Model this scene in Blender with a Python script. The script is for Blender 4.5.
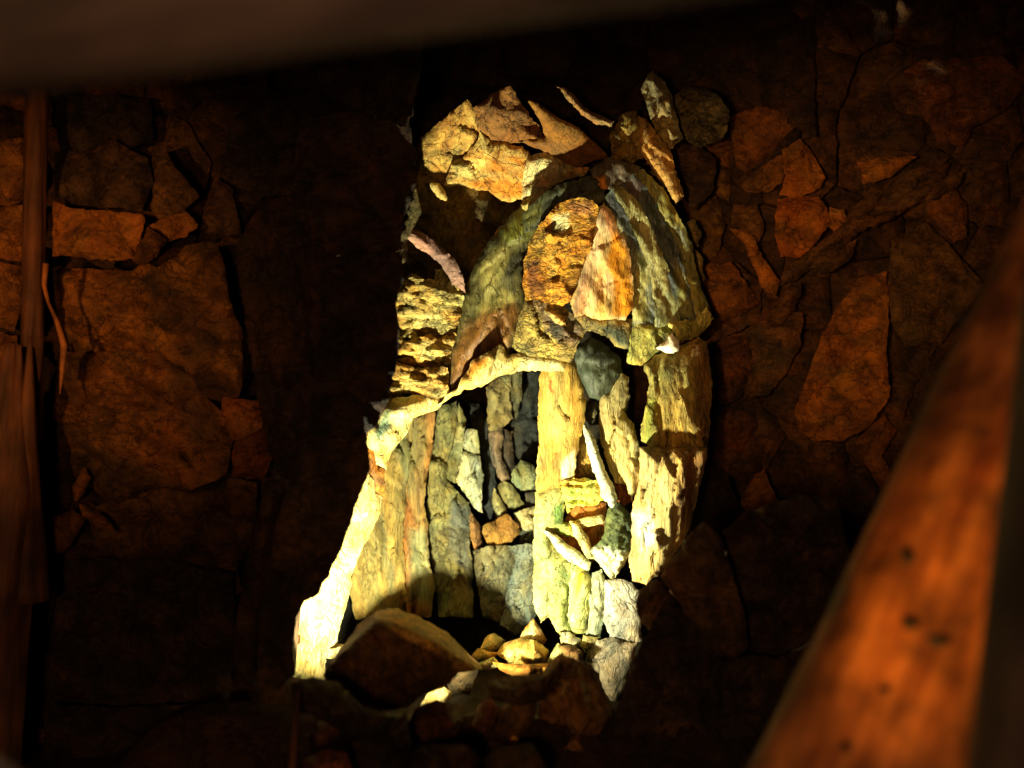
import bpy, math, random
import numpy as np
from mathutils import Vector, Matrix
from mathutils.geometry import delaunay_2d_cdt

# ------------------------------------------------------------------ clear
for o in list(bpy.data.objects):
    bpy.data.objects.remove(o, do_unlink=True)
scene = bpy.context.scene
COL = scene.collection
F = 1400.0                      # focal length in pixels of the 1024 x 768 frame
CAM = (0.0, 0.0, 1.1)


def P(px, py, Y):
    return Vector(((px - 512) * Y / F, Y, CAM[2] - (py - 384) * Y / F))


# ------------------------------------------------------------------ camera
cd = bpy.data.cameras.new('camera')
cam = bpy.data.objects.new('camera', cd)
COL.objects.link(cam)
cam.location = CAM
cam.rotation_euler = (math.pi / 2, 0, 0)
cd.sensor_width = 36
cd.lens = 36 * F / 1024
cd.clip_start = 0.02
cd.dof.use_dof = True
cd.dof.focus_distance = 3.98
cd.dof.aperture_fstop = 1.5
scene.camera = cam

# ------------------------------------------------------------------ world
w = bpy.data.worlds.new('mine_dark')
scene.world = w
w.use_nodes = True
w.node_tree.nodes['Background'].inputs[0].default_value = (1.0, 0.5, 0.25, 1)
w.node_tree.nodes['Background'].inputs[1].default_value = 0.004

scene.view_settings.view_transform = 'Standard'
scene.view_settings.look = 'None'
scene.view_settings.gamma = 1
scene.view_settings.use_curve_mapping = False
scene.view_settings.exposure = 0.0


# ------------------------------------------------------------------ lamps and fill lights
def spot(name, loc, aim, watts, colour, angle, blend, radius):
    d = bpy.data.lights.new(name, 'SPOT')
    d.energy = watts
    d.color = colour
    d.spot_size = math.radians(angle)
    d.spot_blend = blend
    d.shadow_soft_size = radius
    o = bpy.data.objects.new(name, d)
    COL.objects.link(o)
    o.location = loc
    o.rotation_euler = (Vector(aim) - Vector(loc)).to_track_quat('-Z', 'Y').to_euler()
    return o


NICHE_LAMP = P(384, 690, 3.42)
NICHE_AIM = P(440, 400, 3.9)
spot('niche_floodlight_beam', NICHE_LAMP, NICHE_AIM, 225, (0.97, 0.92, 0.58), 150, 0.6, 0.022)
ORANGE = (1.0, 0.42, 0.10)
spot('tunnel_lamp_left', (-1.25, 0.8, 1.30), P(90, 310, 3.7), 120, ORANGE, 27, 1.0, 0.04)
spot('tunnel_lamp_right', (-0.2, 0.6, 1.2), P(815, 265, 4.3), 180, (1.0, 0.50, 0.14), 25, 1.0, 0.04)
spot('tunnel_lamp_low', (-0.35, 0.9, 0.45), P(934, 630, 1.76), 105, (1.0, 0.42, 0.05), 16, 1.0, 0.05)
pl = bpy.data.lights.new('fill_light_rear', 'POINT')  # added fill behind the camera, lifts the dark rubble and rock faces
pl.energy = 75; pl.color = (1.0, 0.50, 0.24); pl.shadow_soft_size = 0.12
plo = bpy.data.objects.new('fill_light_rear', pl); COL.objects.link(plo); plo.location = (-0.35, -0.7, 0.95)


spot('beam_fill_light', (0.35, 0.35, 0.85), P(560, 0, 1.15), 4.0, (1.0, 0.72, 0.55), 50, 1.0, 0.03)  # added fill light that brightens the underside of the beam


# ------------------------------------------------------------------ numpy noise
def _hash(ix, iy, seed):
    h = (ix.astype(np.int64) * 374761393 + iy.astype(np.int64) * 668265263 + int(seed) * 1442695041) & 0x7fffffff
    h = ((h ^ (h >> 13)) * 1274126177) & 0x7fffffff
    h = h ^ (h >> 16)
    return (h & 0xffff) / 65535.0


def vn(x, y, seed=0):
    x0 = np.floor(x); y0 = np.floor(y)
    fx = x - x0; fy = y - y0
    fx = fx * fx * (3 - 2 * fx); fy = fy * fy * (3 - 2 * fy)
    a = _hash(x0, y0, seed); b = _hash(x0 + 1, y0, seed)
    c = _hash(x0, y0 + 1, seed); d = _hash(x0 + 1, y0 + 1, seed)
    return (a * (1 - fx) + b * fx) * (1 - fy) + (c * (1 - fx) + d * fx) * fy


def fbm(x, y, seed=0, oct=4, rough=0.5):
    s = np.zeros_like(x); amp = 1.0; tot = 0
    for i in range(oct):
        s += amp * vn(x, y, seed + i * 17); tot += amp
        x = x * 2.03 + 11.3; y = y * 2.03 + 7.7; amp *= rough
    return s / tot


def lin(c):
    c = np.array(c, dtype=float) / 255.0
    return np.where(c <= 0.04045, c / 12.92, ((c + 0.055) / 1.055) ** 2.4)


# ------------------------------------------------------------------ materials
def rock_material(name, stretch=(1, 1, 1), rot=0.0, rough=0.8, bump=0.5, spec=0.3, scale=1.0, var=0.55, crack=0.0, pits=0.0, attr=True, base=(120, 80, 50), stain=0.85, veins=0.6):
    m = bpy.data.materials.new(name)
    m.use_nodes = True
    nt = m.node_tree
    N = nt.nodes; L = nt.links
    bsdf = N['Principled BSDF']
    tc = N.new('ShaderNodeNewGeometry')
    mp = N.new('ShaderNodeMapping')
    mp.inputs['Rotation'].default_value = (0, rot, 0)
    mp.inputs['Scale'].default_value = stretch
    L.new(tc.outputs['Position'], mp.inputs[0])

    def noise(s, detail, r=0.6, dist=0.0):
        n = N.new('ShaderNodeTexNoise')
        n.inputs['Scale'].default_value = s * scale
        n.inputs['Detail'].default_value = detail
        n.inputs['Roughness'].default_value = r
        n.inputs['Distortion'].default_value = dist
        L.new(mp.outputs[0], n.inputs['Vector'])
        return n

    def ramp(src, a, b, va, vb):
        r = N.new('ShaderNodeMapRange')
        r.inputs[1].default_value = a; r.inputs[2].default_value = b
        r.inputs[3].default_value = va; r.inputs[4].default_value = vb
        L.new(src, r.inputs[0])
        return r.outputs[0]

    def math_(op, a, b):
        k = N.new('ShaderNodeMath'); k.operation = op
        for i, s in enumerate((a, b)):
            if isinstance(s, (int, float)):
                k.inputs[i].default_value = s
            else:
                L.new(s, k.inputs[i])
        return k.outputs[0]

    n1 = noise(14, 6, 0.65, 0.6)
    n2 = noise(60, 5, 0.7, 0.3)
    v = math_('MULTIPLY', ramp(n1.outputs[0], 0.3, 0.7, 1 - var, 1 + var * 0.7), ramp(n2.outputs[0], 0.3, 0.7, 1 - var * 0.6, 1 + var * 0.5))
    if attr:
        at = N.new('ShaderNodeAttribute'); at.attribute_name = 'Col'
        csrc = at.outputs['Color']
    else:
        rgb = N.new('ShaderNodeRGB'); rgb.outputs[0].default_value = tuple(lin(base)) + (1,)
        csrc = rgb.outputs[0]
    # rusty / pale mineral tint that wanders on its own
    n3 = noise(7, 4, 0.6, 1.0)
    tint = N.new('ShaderNodeValToRGB')
    e = tint.color_ramp.elements
    e[0].position = 0.33; e[0].color = (0.60, 0.78, 0.80, 1)
    e[1].position = 0.70; e[1].color = (1.12, 0.88, 0.42, 1)
    em = tint.color_ramp.elements.new(0.5); em.color = (1.05, 1.05, 0.92, 1)
    L.new(n3.outputs[0], tint.inputs[0])
    mx = N.new('ShaderNodeMixRGB'); mx.blend_type = 'MULTIPLY'; mx.inputs[0].default_value = stain
    L.new(csrc, mx.inputs[1]); L.new(tint.outputs[0], mx.inputs[2])
    height = math_('ADD', math_('MULTIPLY', n1.outputs[0], 1.0), math_('MULTIPLY', n2.outputs[0], 0.45))
    n6 = noise(170, 3, 0.7, 0.0)
    v = math_('MULTIPLY', v, ramp(n6.outputs[0], 0.3, 0.7, 1 - var * 0.5, 1 + var * 0.5))
    height = math_('ADD', height, math_('MULTIPLY', n6.outputs[0], 0.16))
    if veins > 0:
        for sc_, wid in ((5.0, 0.014), (15.0, 0.022)):
            nv = noise(sc_, 3, 0.55, 0.9)
            ab = math_('ABSOLUTE', math_('SUBTRACT', nv.outputs[0], 0.5), 0)
            vk = ramp(ab, 0.0, wid, 1 - veins, 1.0)
            v = math_('MULTIPLY', v, vk)
            height = math_('ADD', height, math_('MULTIPLY', vk, 0.35))
    if crack > 0:
        wv = N.new('ShaderNodeTexVoronoi'); wv.feature = 'DISTANCE_TO_EDGE'
        wv.inputs['Scale'].default_value = 9 * scale
        add = N.new('ShaderNodeMixRGB'); add.blend_type = 'ADD'; add.inputs[0].default_value = 0.25
        L.new(mp.outputs[0], add.inputs[1]); L.new(n1.outputs['Color'], add.inputs[2])
        L.new(add.outputs[0], wv.inputs['Vector'])
        ck = ramp(wv.outputs[0], 0.0, 0.05, 1 - crack, 1.0)
        v = math_('MULTIPLY', v, ck)
        height = math_('ADD', height, math_('MULTIPLY', ck, 0.6))
    if pits > 0:
        n4 = noise(24, 2, 0.5, 0.2)
        pk = ramp(n4.outputs[0], 0.32, 0.42, 1 - pits, 1.0)
        v = math_('MULTIPLY', v, pk)
        height = math_('ADD', height, math_('MULTIPLY', pk, 0.8))
    sc = N.new('ShaderNodeVectorMath'); sc.operation = 'SCALE'
    L.new(mx.outputs[0], sc.inputs[0]); L.new(v, sc.inputs['Scale'])
    L.new(sc.outputs[0], bsdf.inputs['Base Color'])
    rr = ramp(n1.outputs[0], 0.3, 0.7, max(0.1, rough - 0.15), min(1, rough + 0.12))
    L.new(rr, bsdf.inputs['Roughness'])
    bsdf.inputs['Specular IOR Level'].default_value = spec
    b = N.new('ShaderNodeBump')
    b.inputs['Strength'].default_value = bump
    b.inputs['Distance'].default_value = 0.02
    L.new(height, b.inputs['Height'])
    L.new(b.outputs[0], bsdf.inputs['Normal'])
    return m


M = {
    'rough': rock_material('rough_rock', stretch=(1.25, 1, 0.8), rot=0.3, bump=0.7, var=0.5, crack=0.0, scale=1.15),
    'chip': rock_material('chipped_rock', stretch=(1, 1, 1.8), bump=0.9, var=0.55, crack=0.55),
    'fibre': rock_material('fibrous_rock', veins=0.3, stretch=(1.5, 1, 0.28), rot=0.18, bump=0.85, var=0.6, pits=0.6, scale=1.3),
    'fibre2': rock_material('fibrous_slate', veins=0.35, stretch=(1.6, 1, 0.3), rot=-0.12, bump=0.6, var=0.5, scale=1.0),
    'strata': rock_material('layered_wet_rock', stretch=(1.7, 1, 0.4), rot=-0.45, bump=0.4, rough=0.5, spec=0.45, var=0.5, scale=1.5, stain=0.45),
    'wall': rock_material('brown_mine_rock', veins=0.3, stretch=(1, 1, 1.3), bump=0.8, var=0.55, crack=0.35, scale=0.8),
    'smooth': rock_material('fine_rock', bump=0.5, var=0.4, veins=0.35),
}


def wood_material(name, c1, c2, rough=0.75, scale=1.0, bump=0.5, blotch=7.0):
    m = bpy.data.materials.new(name)
    m.use_nodes = True
    nt = m.node_tree; N = nt.nodes; L = nt.links
    bsdf = N['Principled BSDF']
    tc = N.new('ShaderNodeTexCoord')
    mp = N.new('ShaderNodeMapping'); mp.inputs['Scale'].default_value = (1, 1, 0.12)
    L.new(tc.outputs['Object'], mp.inputs[0])
    n = N.new('ShaderNodeTexNoise'); n.inputs['Scale'].default_value = 34 * scale; n.inputs['Detail'].default_value = 6
    n.inputs['Roughness'].default_value = 0.65
    L.new(mp.outputs[0], n.inputs['Vector'])
    r = N.new('ShaderNodeValToRGB')
    r.color_ramp.elements[0].position = 0.35; r.color_ramp.elements[0].color = tuple(lin(c1)) + (1,)
    r.color_ramp.elements[1].position = 0.68; r.color_ramp.elements[1].color = tuple(lin(c2)) + (1,)
    L.new(n.outputs[0], r.inputs[0])
    n2 = N.new('ShaderNodeTexNoise'); n2.inputs['Scale'].default_value = blotch * scale; n2.inputs['Detail'].default_value = 5
    L.new(tc.outputs['Object'], n2.inputs['Vector'])
    mr = N.new('ShaderNodeMapRange'); mr.inputs[1].default_value = 0.35; mr.inputs[2].default_value = 0.65
    mr.inputs[3].default_value = 0.4; mr.inputs[4].default_value = 1.35
    L.new(n2.outputs[0], mr.inputs[0])
    sc = N.new('ShaderNodeVectorMath'); sc.operation = 'SCALE'
    L.new(r.outputs[0], sc.inputs[0]); L.new(mr.outputs[0], sc.inputs['Scale'])
    L.new(sc.outputs[0], bsdf.inputs['Base Color'])
    bsdf.inputs['Roughness'].default_value = rough
    b = N.new('ShaderNodeBump'); b.inputs['Strength'].default_value = bump; b.inputs['Distance'].default_value = 0.012
    L.new(n.outputs[0], b.inputs['Height']); L.new(b.outputs[0], bsdf.inputs['Normal'])
    return m


# ------------------------------------------------------------------ helpers
def tag(o, label=None, cat=None, group=None, kind=None):
    if label: o['label'] = label
    if cat: o['category'] = cat
    if group: o['group'] = group
    if kind: o['kind'] = kind
    return o


def mesh_obj(name, verts, faces, mat, parent=None, cols=None, origin=None, smooth=True):
    me = bpy.data.meshes.new(name)
    v = np.asarray(verts, dtype=float)
    org = np.array(origin if origin is not None else (0, 0, 0), dtype=float)
    me.from_pydata((v - org).tolist(), [], faces)
    if cols is not None:
        a = me.attributes.new('Col', 'FLOAT_COLOR', 'POINT')
        c4 = np.ones((len(v), 4)); c4[:, :3] = cols
        a.data.foreach_set('color', c4.astype(np.float32).ravel())
    if smooth:
        me.polygons.foreach_set('use_smooth', [True] * len(me.polygons))
    me.materials.append(mat)
    me.update()
    o = bpy.data.objects.new(name, me)
    COL.objects.link(o)
    o.location = org.tolist()
    if parent is not None:
        o.parent = parent
        o.location = (Vector(org.tolist()) - parent.matrix_world.translation) if parent.type != 'EMPTY' else Vector(org.tolist()) - parent.location
    return o


def inside(px, py, poly):
    n = len(poly); r = np.zeros(len(px), bool)
    j = n - 1
    for i in range(n):
        xi, yi = poly[i]; xj, yj = poly[j]
        c = ((yi > py) != (yj > py))
        with np.errstate(divide='ignore', invalid='ignore'):
            xx = (xj - xi) * (py - yi) / ((yj - yi) if yj != yi else 1e-9) + xi
        r ^= c & (px < xx)
        j = i
    return r


def edge_dist(px, py, poly):
    d = np.full(len(px), 1e9)
    n = len(poly)
    for i in range(n):
        ax, ay = poly[i]; bx, by = poly[(i + 1) % n]
        dx, dy = bx - ax, by - ay
        t = np.clip(((px - ax) * dx + (py - ay) * dy) / max(dx * dx + dy * dy, 1e-9), 0, 1)
        d = np.minimum(d, np.hypot(px - ax - t * dx, py - ay - t * dy))
    return d


def resample(poly, sp, jag, seed):
    out = []
    n = len(poly)
    rnd = np.random.RandomState(seed)
    for i in range(n):
        ax, ay = poly[i]; bx, by = poly[(i + 1) % n]
        L = math.hypot(bx - ax, by - ay)
        k = max(1, int(round(L / sp)))
        nx, ny = -(by - ay) / max(L, 1e-6), (bx - ax) / max(L, 1e-6)
        for q in range(k):
            t = q / k
            x, y = ax + (bx - ax) * t, ay + (by - ay) * t
            o = 0 if q == 0 else float((fbm(np.array([x / 9.0]), np.array([y / 9.0]), seed, 3)[0] - 0.5) * 2 * jag + rnd.uniform(-.25, .25) * jag)
            out.append((x + nx * o, y + ny * o))
    return out


def grow(poly, g):
    n = len(poly); out = []
    for i in range(n):
        (ax, ay), (bx, by), (cx, cy) = poly[i - 1], poly[i], poly[(i + 1) % n]
        n1 = Vector((by - ay, -(bx - ax))); n2 = Vector((cy - by, -(cx - bx)))
        n1 = n1.normalized() if n1.length else n1
        n2 = n2.normalized() if n2.length else n2
        m = n1 + n2
        m = m.normalized() if m.length > 1e-3 else n1
        out.append((bx + m.x * g, by + m.y * g))
    return out


COUNT = [0]


def rock(name, parent, poly, Y, c1, c2=None, gx=0.0, gy=0.0, bulge=0.02, edge=0.03, ew=5.0, thick=0.18, sp=3.0, jag=1.6,
         mat='rough', amp=0.02, ns=22.0, ang=0.0, asp=1.0, facet=0.0, fs=26.0, cs=16.0, cang=None, casp=None, cbias=0.5, cgain=3.0,
         patches=(), dfun=None, shrink=0.2, top=False, seed=None, ledge=0.0, ls=14.0, big=0.0, bs=60.0):
    """One block of rock: outline in photo pixels carried to its own depth Y (metres), relief on the face, real sides and back."""
    COUNT[0] += 1
    if parent is not None:
        edge *= 0.35; ew = min(ew, 3.0); bulge *= 0.55; jag *= 1.3
        if parent is wall_back:
            Y += 0.12; facet *= 0.6; amp *= 0.7
        if parent is wall_right: Y += 0.24 if Y > 3.95 else -0.5
    sd = seed if seed is not None else COUNT[0] * 7 + 3
    poly = [(float(a), float(b)) for a, b in poly]
    ar = 0.5 * sum(poly[i][0] * poly[(i + 1) % len(poly)][1] - poly[(i + 1) % len(poly)][0] * poly[i][1] for i in range(len(poly)))
    if ar < 0: poly = poly[::-1]
    if parent is not None: poly = grow(poly, 1.3)
    bd = resample(poly, sp, jag, sd)
    xs = [p[0] for p in bd]; ys = [p[1] for p in bd]
    gxv = np.arange(min(xs), max(xs), sp); gyv = np.arange(min(ys), max(ys), sp * 0.87)
    G = np.array([(x + (sp / 2 if j % 2 else 0), y) for j, y in enumerate(gyv) for x in gxv]) if len(gxv) and len(gyv) else np.zeros((0, 2))
    if len(G):
        rnd = np.random.RandomState(sd)
        G = G + rnd.uniform(-.22, .22, G.shape) * sp
        ok = inside(G[:, 0], G[:, 1], bd)
        G = G[ok]
        if len(G):
            d = edge_dist(G[:, 0], G[:, 1], bd)
            G = G[d > sp * 0.55]
    pts = [Vector(b) for b in bd] + [Vector((float(a), float(b))) for a, b in G]
    nb = len(bd)
    res = delaunay_2d_cdt(pts, [], [list(range(nb))], 1, 1e-4)
    V = np.array([(v.x, v.y) for v in res[0]])
    Fs = [tuple(f) for f in res[2]]
    px, py = V[:, 0], V[:, 1]
    cx, cy = px.mean(), py.mean()
    d = edge_dist(px, py, bd)
    dm = max(d.max(), 1e-3)
    ca, sa = math.cos(math.radians(ang)), math.sin(math.radians(ang))
    u = (px * ca + py * sa) / asp; v = -px * sa + py * ca
    D = Y + gx * (px - cx) / 100 + gy * (py - cy) / 100
    D = D - bulge * (1 - (1 - d / dm) ** 2)
    D = D + edge * np.exp(-d / ew)
    D = D + amp * (0.5 - fbm(u / ns, v / ns, sd, 5, 0.55)) * 2
    if big > 0:
        D = D + big * (0.5 - fbm(px / bs, py / bs, sd + 23, 3, 0.5)) * 2
    if facet > 0:
        k = max(3, int(abs(ar) / (fs * fs)))
        rs = np.random.RandomState(sd + 5)
        ii = rs.randint(0, len(px), k)
        wob = 5 * (fbm(px / 12, py / 12, sd + 91, 3) - .5)
        best = np.full(len(px), 1e9); idx = np.zeros(len(px), int)
        for q, i0 in enumerate(ii):
            dd = np.hypot((u - u[i0]), (v - v[i0])) + wob
            mk = dd < best
            best[mk] = dd[mk]; idx[mk] = q
        tx = rs.uniform(-1, 1, k); ty = rs.uniform(-1, 1, k); of = rs.uniform(-1, 1, k)
        D = D + facet * (of[idx] * 0.6 + (tx[idx] * (px - px[ii][idx]) + ty[idx] * (py - py[ii][idx])) / fs)
    if ledge > 0:                      # stepped ledges across the face
        q = (v + 10 * (fbm(u / 30, v / 30, sd + 3, 3) - .5) * 2) / ls
        fr = q - np.floor(q)
        D = D + ledge * (np.abs(fr - 0.75) - 0.35) * (0.4 + 1.2 * vn(u / 18, np.floor(q) * 3.1, sd + 8))
    if dfun is not None:
        D = dfun(px, py, D, d)
    # colours of the mineral
    c1 = lin(c1); c2 = lin(c2) if c2 is not None else c1 * 0.7
    a2 = math.radians(cang if cang is not None else ang); s2 = casp if casp is not None else asp
    cu = (px * math.cos(a2) + py * math.sin(a2)) / s2; cv = -px * math.sin(a2) + py * math.cos(a2)
    t = np.clip((fbm(cu / cs, cv / cs, sd + 40, 4, 0.6) - cbias) * cgain + 0.5, 0, 1)[:, None]
    C = c1[None, :] * (1 - t) + c2[None, :] * t
    for (pp, pc, soft) in patches:
        wx = px + 9 * (fbm(px / 14, py / 14, sd + 61, 4) - .5); wy = py + 9 * (fbm(px / 14, py / 14, sd + 71, 4) - .5)
        dd = edge_dist(wx, wy, pp)
        s = np.where(inside(wx, wy, pp), dd, -dd)
        k = np.clip(s / max(soft, .1) + 0.5, 0, 1)[:, None]
        C = C * (1 - k) + lin(pc)[None, :] * k
    X = (px - 512) * D / F; Z = CAM[2] - (py - 384) * D / F
    n = len(px)
    verts = np.stack([X, D, Z], 1)
    # boundary loop -> sides + back
    cnt = {}
    for f in Fs:
        for a, b in ((f[0], f[1]), (f[1], f[2]), (f[2], f[0])):
            cnt[(a, b)] = cnt.get((a, b), 0) + 1
    be = [(a, b) for (a, b) in cnt if (b, a) not in cnt]
    bv = sorted({a for e in be for a in e})
    nbv = len(bv)
    rim = {a: n + i for i, a in enumerate(bv)}
    mp = {a: n + nbv + i for i, a in enumerate(bv)}
    cw = verts.mean(0)
    bk = verts[bv].copy()
    bk[:, 0] = cw[0] + (bk[:, 0] - cw[0]) * (1 - shrink)
    bk[:, 2] = cw[2] + (bk[:, 2] - cw[2]) * (1 - shrink)
    bk[:, 1] = bk[:, 1] * 0.5 + cw[1] * 0.5 + thick
    bk[:, 0] += cw[0] / cw[1] * thick
    bk[:, 2] += (cw[2] - CAM[2]) / cw[1] * thick
    bc = bk.mean(0)
    verts = np.vstack([verts, verts[bv], bk, bc[None, :]])
    C = np.vstack([C, C[bv], C[bv], C.mean(0)[None, :]])
    ci = len(verts) - 1
    # cdt triangles are counter clockwise in (px,py down) -> flip for world
    faces = [(f[0], f[2], f[1]) if False else (f[0], f[1], f[2]) for f in Fs]
    a, b, c = [verts[i] for i in faces[len(faces) // 2]]
    flip = np.cross(b - a, c - a)[1] > 0
    if flip: faces = [(f[0], f[2], f[1]) for f in faces]
    for (a, b) in be:
        if flip:
            faces.append((rim[a], rim[b], mp[b], mp[a])); faces.append((mp[a], mp[b], ci))
        else:
            faces.append((rim[b], rim[a], mp[a], mp[b])); faces.append((mp[b], mp[a], ci))
    org = (float(verts[:, 0].mean()), float(verts[:, 1].mean()), float(verts[:, 2].min())) if parent is None else tuple(verts.mean(0))
    o = mesh_obj(name, verts, faces, M[mat], parent, C, org)
    return o


# ------------------------------------------------------------------ tunnel shell
def grid_surface(name, us, vs, fn, mat, colfn):
    V = []; 
    U, W = np.meshgrid(us, vs)
    X, Yy, Z = fn(U.ravel(), W.ravel())
    V = np.stack([X, Yy, Z], 1)
    nu, nv = len(us), len(vs)
    faces = [(j * nu + i, j * nu + i + 1, (j + 1) * nu + i + 1, (j + 1) * nu + i) for j in range(nv - 1) for i in range(nu - 1)]
    o = mesh_obj(name, V, faces, M[mat], None, colfn(U.ravel(), W.ravel()))
    o['kind'] = 'structure'
    return o


def wall_cols(a, b, s):
    la, lb = lin(a), lin(b)

    def f(u, v):
        t = fbm(u * 3, v * 3, s, 4)[:, None]
        t = np.clip((t - .5) * 3 + .5, 0, 1)
        return la * (1 - t) + lb * t
    return f


def smooth(a, b, x):
    t = np.clip((x - a) / (b - a), 0, 1)
    return t * t * (3 - 2 * t)


ZS = np.arange(-0.1, 2.75, 0.03)


def wall_fn(s):
    def f(x, z):
        Y = 4.02 + 0.48 * smooth(-0.75, -0.45, x) + 0.3 * smooth(-0.5, -0.25, x) - 0.16 * smooth(0.3, 0.7, x) - 0.08 * smooth(0.5, 1.2, x)
        Y = Y + 0.14 * (fbm(x * 2.5, z * 2.5, 5, 5) - .5) * 2
        return x, Y, z
    return f


wall_left = grid_surface('wall_left', np.arange(-3.6, -0.59, 0.03), ZS, wall_fn(1), 'wall', wall_cols((92, 62, 38), (60, 42, 30), 3))
wall_back = grid_surface('wall_back', np.arange(-0.6, 0.571, 0.03), ZS, wall_fn(1), 'wall', wall_cols((70, 60, 40), (40, 36, 28), 4))
wall_right = grid_surface('wall_right', np.arange(0.57, 3.8, 0.03), ZS, wall_fn(1), 'wall', wall_cols((80, 56, 38), (50, 36, 28), 6))


def floor_fn(x, y):
    h = 0.30 * smooth(2.7, 3.5, y) * (0.35 + 0.65 * np.exp(-((x - .05) / 0.75) ** 2)) - 0.1 * smooth(3.5, 3.75, y) * np.exp(-((x + .38) / 0.25) ** 2)
    h = h - 0.14 * smooth(3.3, 3.5, y) * np.exp(-((x - .1) / 0.45) ** 2)
    h = h + 0.04 * smooth(3.75, 4.0, y) * np.exp(-((x + .05) / 0.4) ** 2)
    h = np.maximum(h, (0.34 + .16 * (fbm(x * 6, y * 6, 29, 4) - .5)) * np.exp(-((y - 3.30) / np.where(y < 3.3, 0.14, 0.07)) ** 2) * (smooth(-1.2, -.7, x) * smooth(.95, .5, x)))
    h = h + 0.05 * (fbm(x * 4, y * 4, 9, 5) - .4)
    return x, y, h


floor = grid_surface('floor', np.arange(-3.6, 3.8, 0.04), np.concatenate([np.arange(-1.2, 2.6, 0.06), np.arange(2.6, 4.9, 0.025)]), floor_fn, 'wall', wall_cols((70, 50, 34), (44, 32, 24), 8))


def ceil_fn(x, y):
    return x, y, 2.5 + 0.12 * (fbm(x * 2, y * 2, 19, 5) - .5)


ceiling = grid_surface('ceiling', np.arange(-3.6, 3.8, 0.08), np.arange(-1.2, 4.9, 0.08), ceil_fn, 'wall', wall_cols((70, 48, 34), (44, 32, 24), 12))

# ------------------------------------------------------------------ colours
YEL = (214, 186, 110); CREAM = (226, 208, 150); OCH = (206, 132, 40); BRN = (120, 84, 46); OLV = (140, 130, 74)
DGR = (58, 64, 56); BLU = (52, 60, 64); GRN = (120, 128, 84); PINK = (196, 160, 130); GREY = (176, 172, 160); TAN = (186, 146, 92)
LBR = (128, 84, 48); DBR = (66, 48, 34); RBR = (122, 76, 44)
B, Lw, Rw = wall_back, wall_left, wall_right

# ---- niche, left lip (white hot strip beside the lamp)
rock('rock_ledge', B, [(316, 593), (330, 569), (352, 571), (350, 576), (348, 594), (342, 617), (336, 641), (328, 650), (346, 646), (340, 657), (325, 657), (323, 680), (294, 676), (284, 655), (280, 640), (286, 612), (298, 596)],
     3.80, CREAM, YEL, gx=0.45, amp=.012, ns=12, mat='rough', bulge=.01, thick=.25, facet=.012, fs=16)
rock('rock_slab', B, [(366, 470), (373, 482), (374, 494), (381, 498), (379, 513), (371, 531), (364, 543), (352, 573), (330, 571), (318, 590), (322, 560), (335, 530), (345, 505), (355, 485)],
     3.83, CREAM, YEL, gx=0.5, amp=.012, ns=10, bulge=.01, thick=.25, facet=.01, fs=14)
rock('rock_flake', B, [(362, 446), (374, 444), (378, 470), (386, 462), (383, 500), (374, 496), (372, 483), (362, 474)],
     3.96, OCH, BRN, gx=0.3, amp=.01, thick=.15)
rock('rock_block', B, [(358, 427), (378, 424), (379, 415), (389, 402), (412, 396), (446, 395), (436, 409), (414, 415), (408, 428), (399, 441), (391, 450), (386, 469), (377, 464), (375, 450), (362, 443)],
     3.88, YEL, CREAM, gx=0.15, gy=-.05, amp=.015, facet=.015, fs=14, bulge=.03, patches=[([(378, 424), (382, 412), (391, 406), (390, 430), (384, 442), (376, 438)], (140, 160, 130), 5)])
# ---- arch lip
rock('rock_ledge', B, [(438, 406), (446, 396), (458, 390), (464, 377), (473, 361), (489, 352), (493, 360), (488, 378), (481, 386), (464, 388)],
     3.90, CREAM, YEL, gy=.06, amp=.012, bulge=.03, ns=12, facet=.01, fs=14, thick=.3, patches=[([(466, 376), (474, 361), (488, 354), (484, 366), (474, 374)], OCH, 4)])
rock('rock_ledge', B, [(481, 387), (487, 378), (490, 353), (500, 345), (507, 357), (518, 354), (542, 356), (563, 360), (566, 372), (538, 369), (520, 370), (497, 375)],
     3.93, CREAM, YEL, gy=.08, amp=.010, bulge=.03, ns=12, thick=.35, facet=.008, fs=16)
# ---- coarse yellow rock left of the dome
for poly, Y, ld in (([(394, 295), (400, 281), (412, 274), (426, 281), (441, 283), (458, 289), (463, 298), (459, 318), (455, 333), (430, 334), (404, 340), (397, 330), (395, 312)], 3.96, .012),
                    ([(397, 331), (404, 341), (430, 335), (455, 334), (451, 350), (447, 368), (420, 368), (398, 362), (394, 352)], 3.95, .012),
                    ([(394, 363), (420, 369), (447, 369), (447, 386), (450, 396), (434, 397), (410, 392), (384, 404), (388, 385)], 3.92, .008)):
    rock('rock_ledge', B, poly, Y, YEL, (186, 140, 60), gy=.03, amp=.035, ns=9, asp=1.8, ang=12, ledge=ld, ls=10, mat='chip', bulge=.02, sp=2.2, facet=.02, fs=12, cbias=.55)
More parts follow.
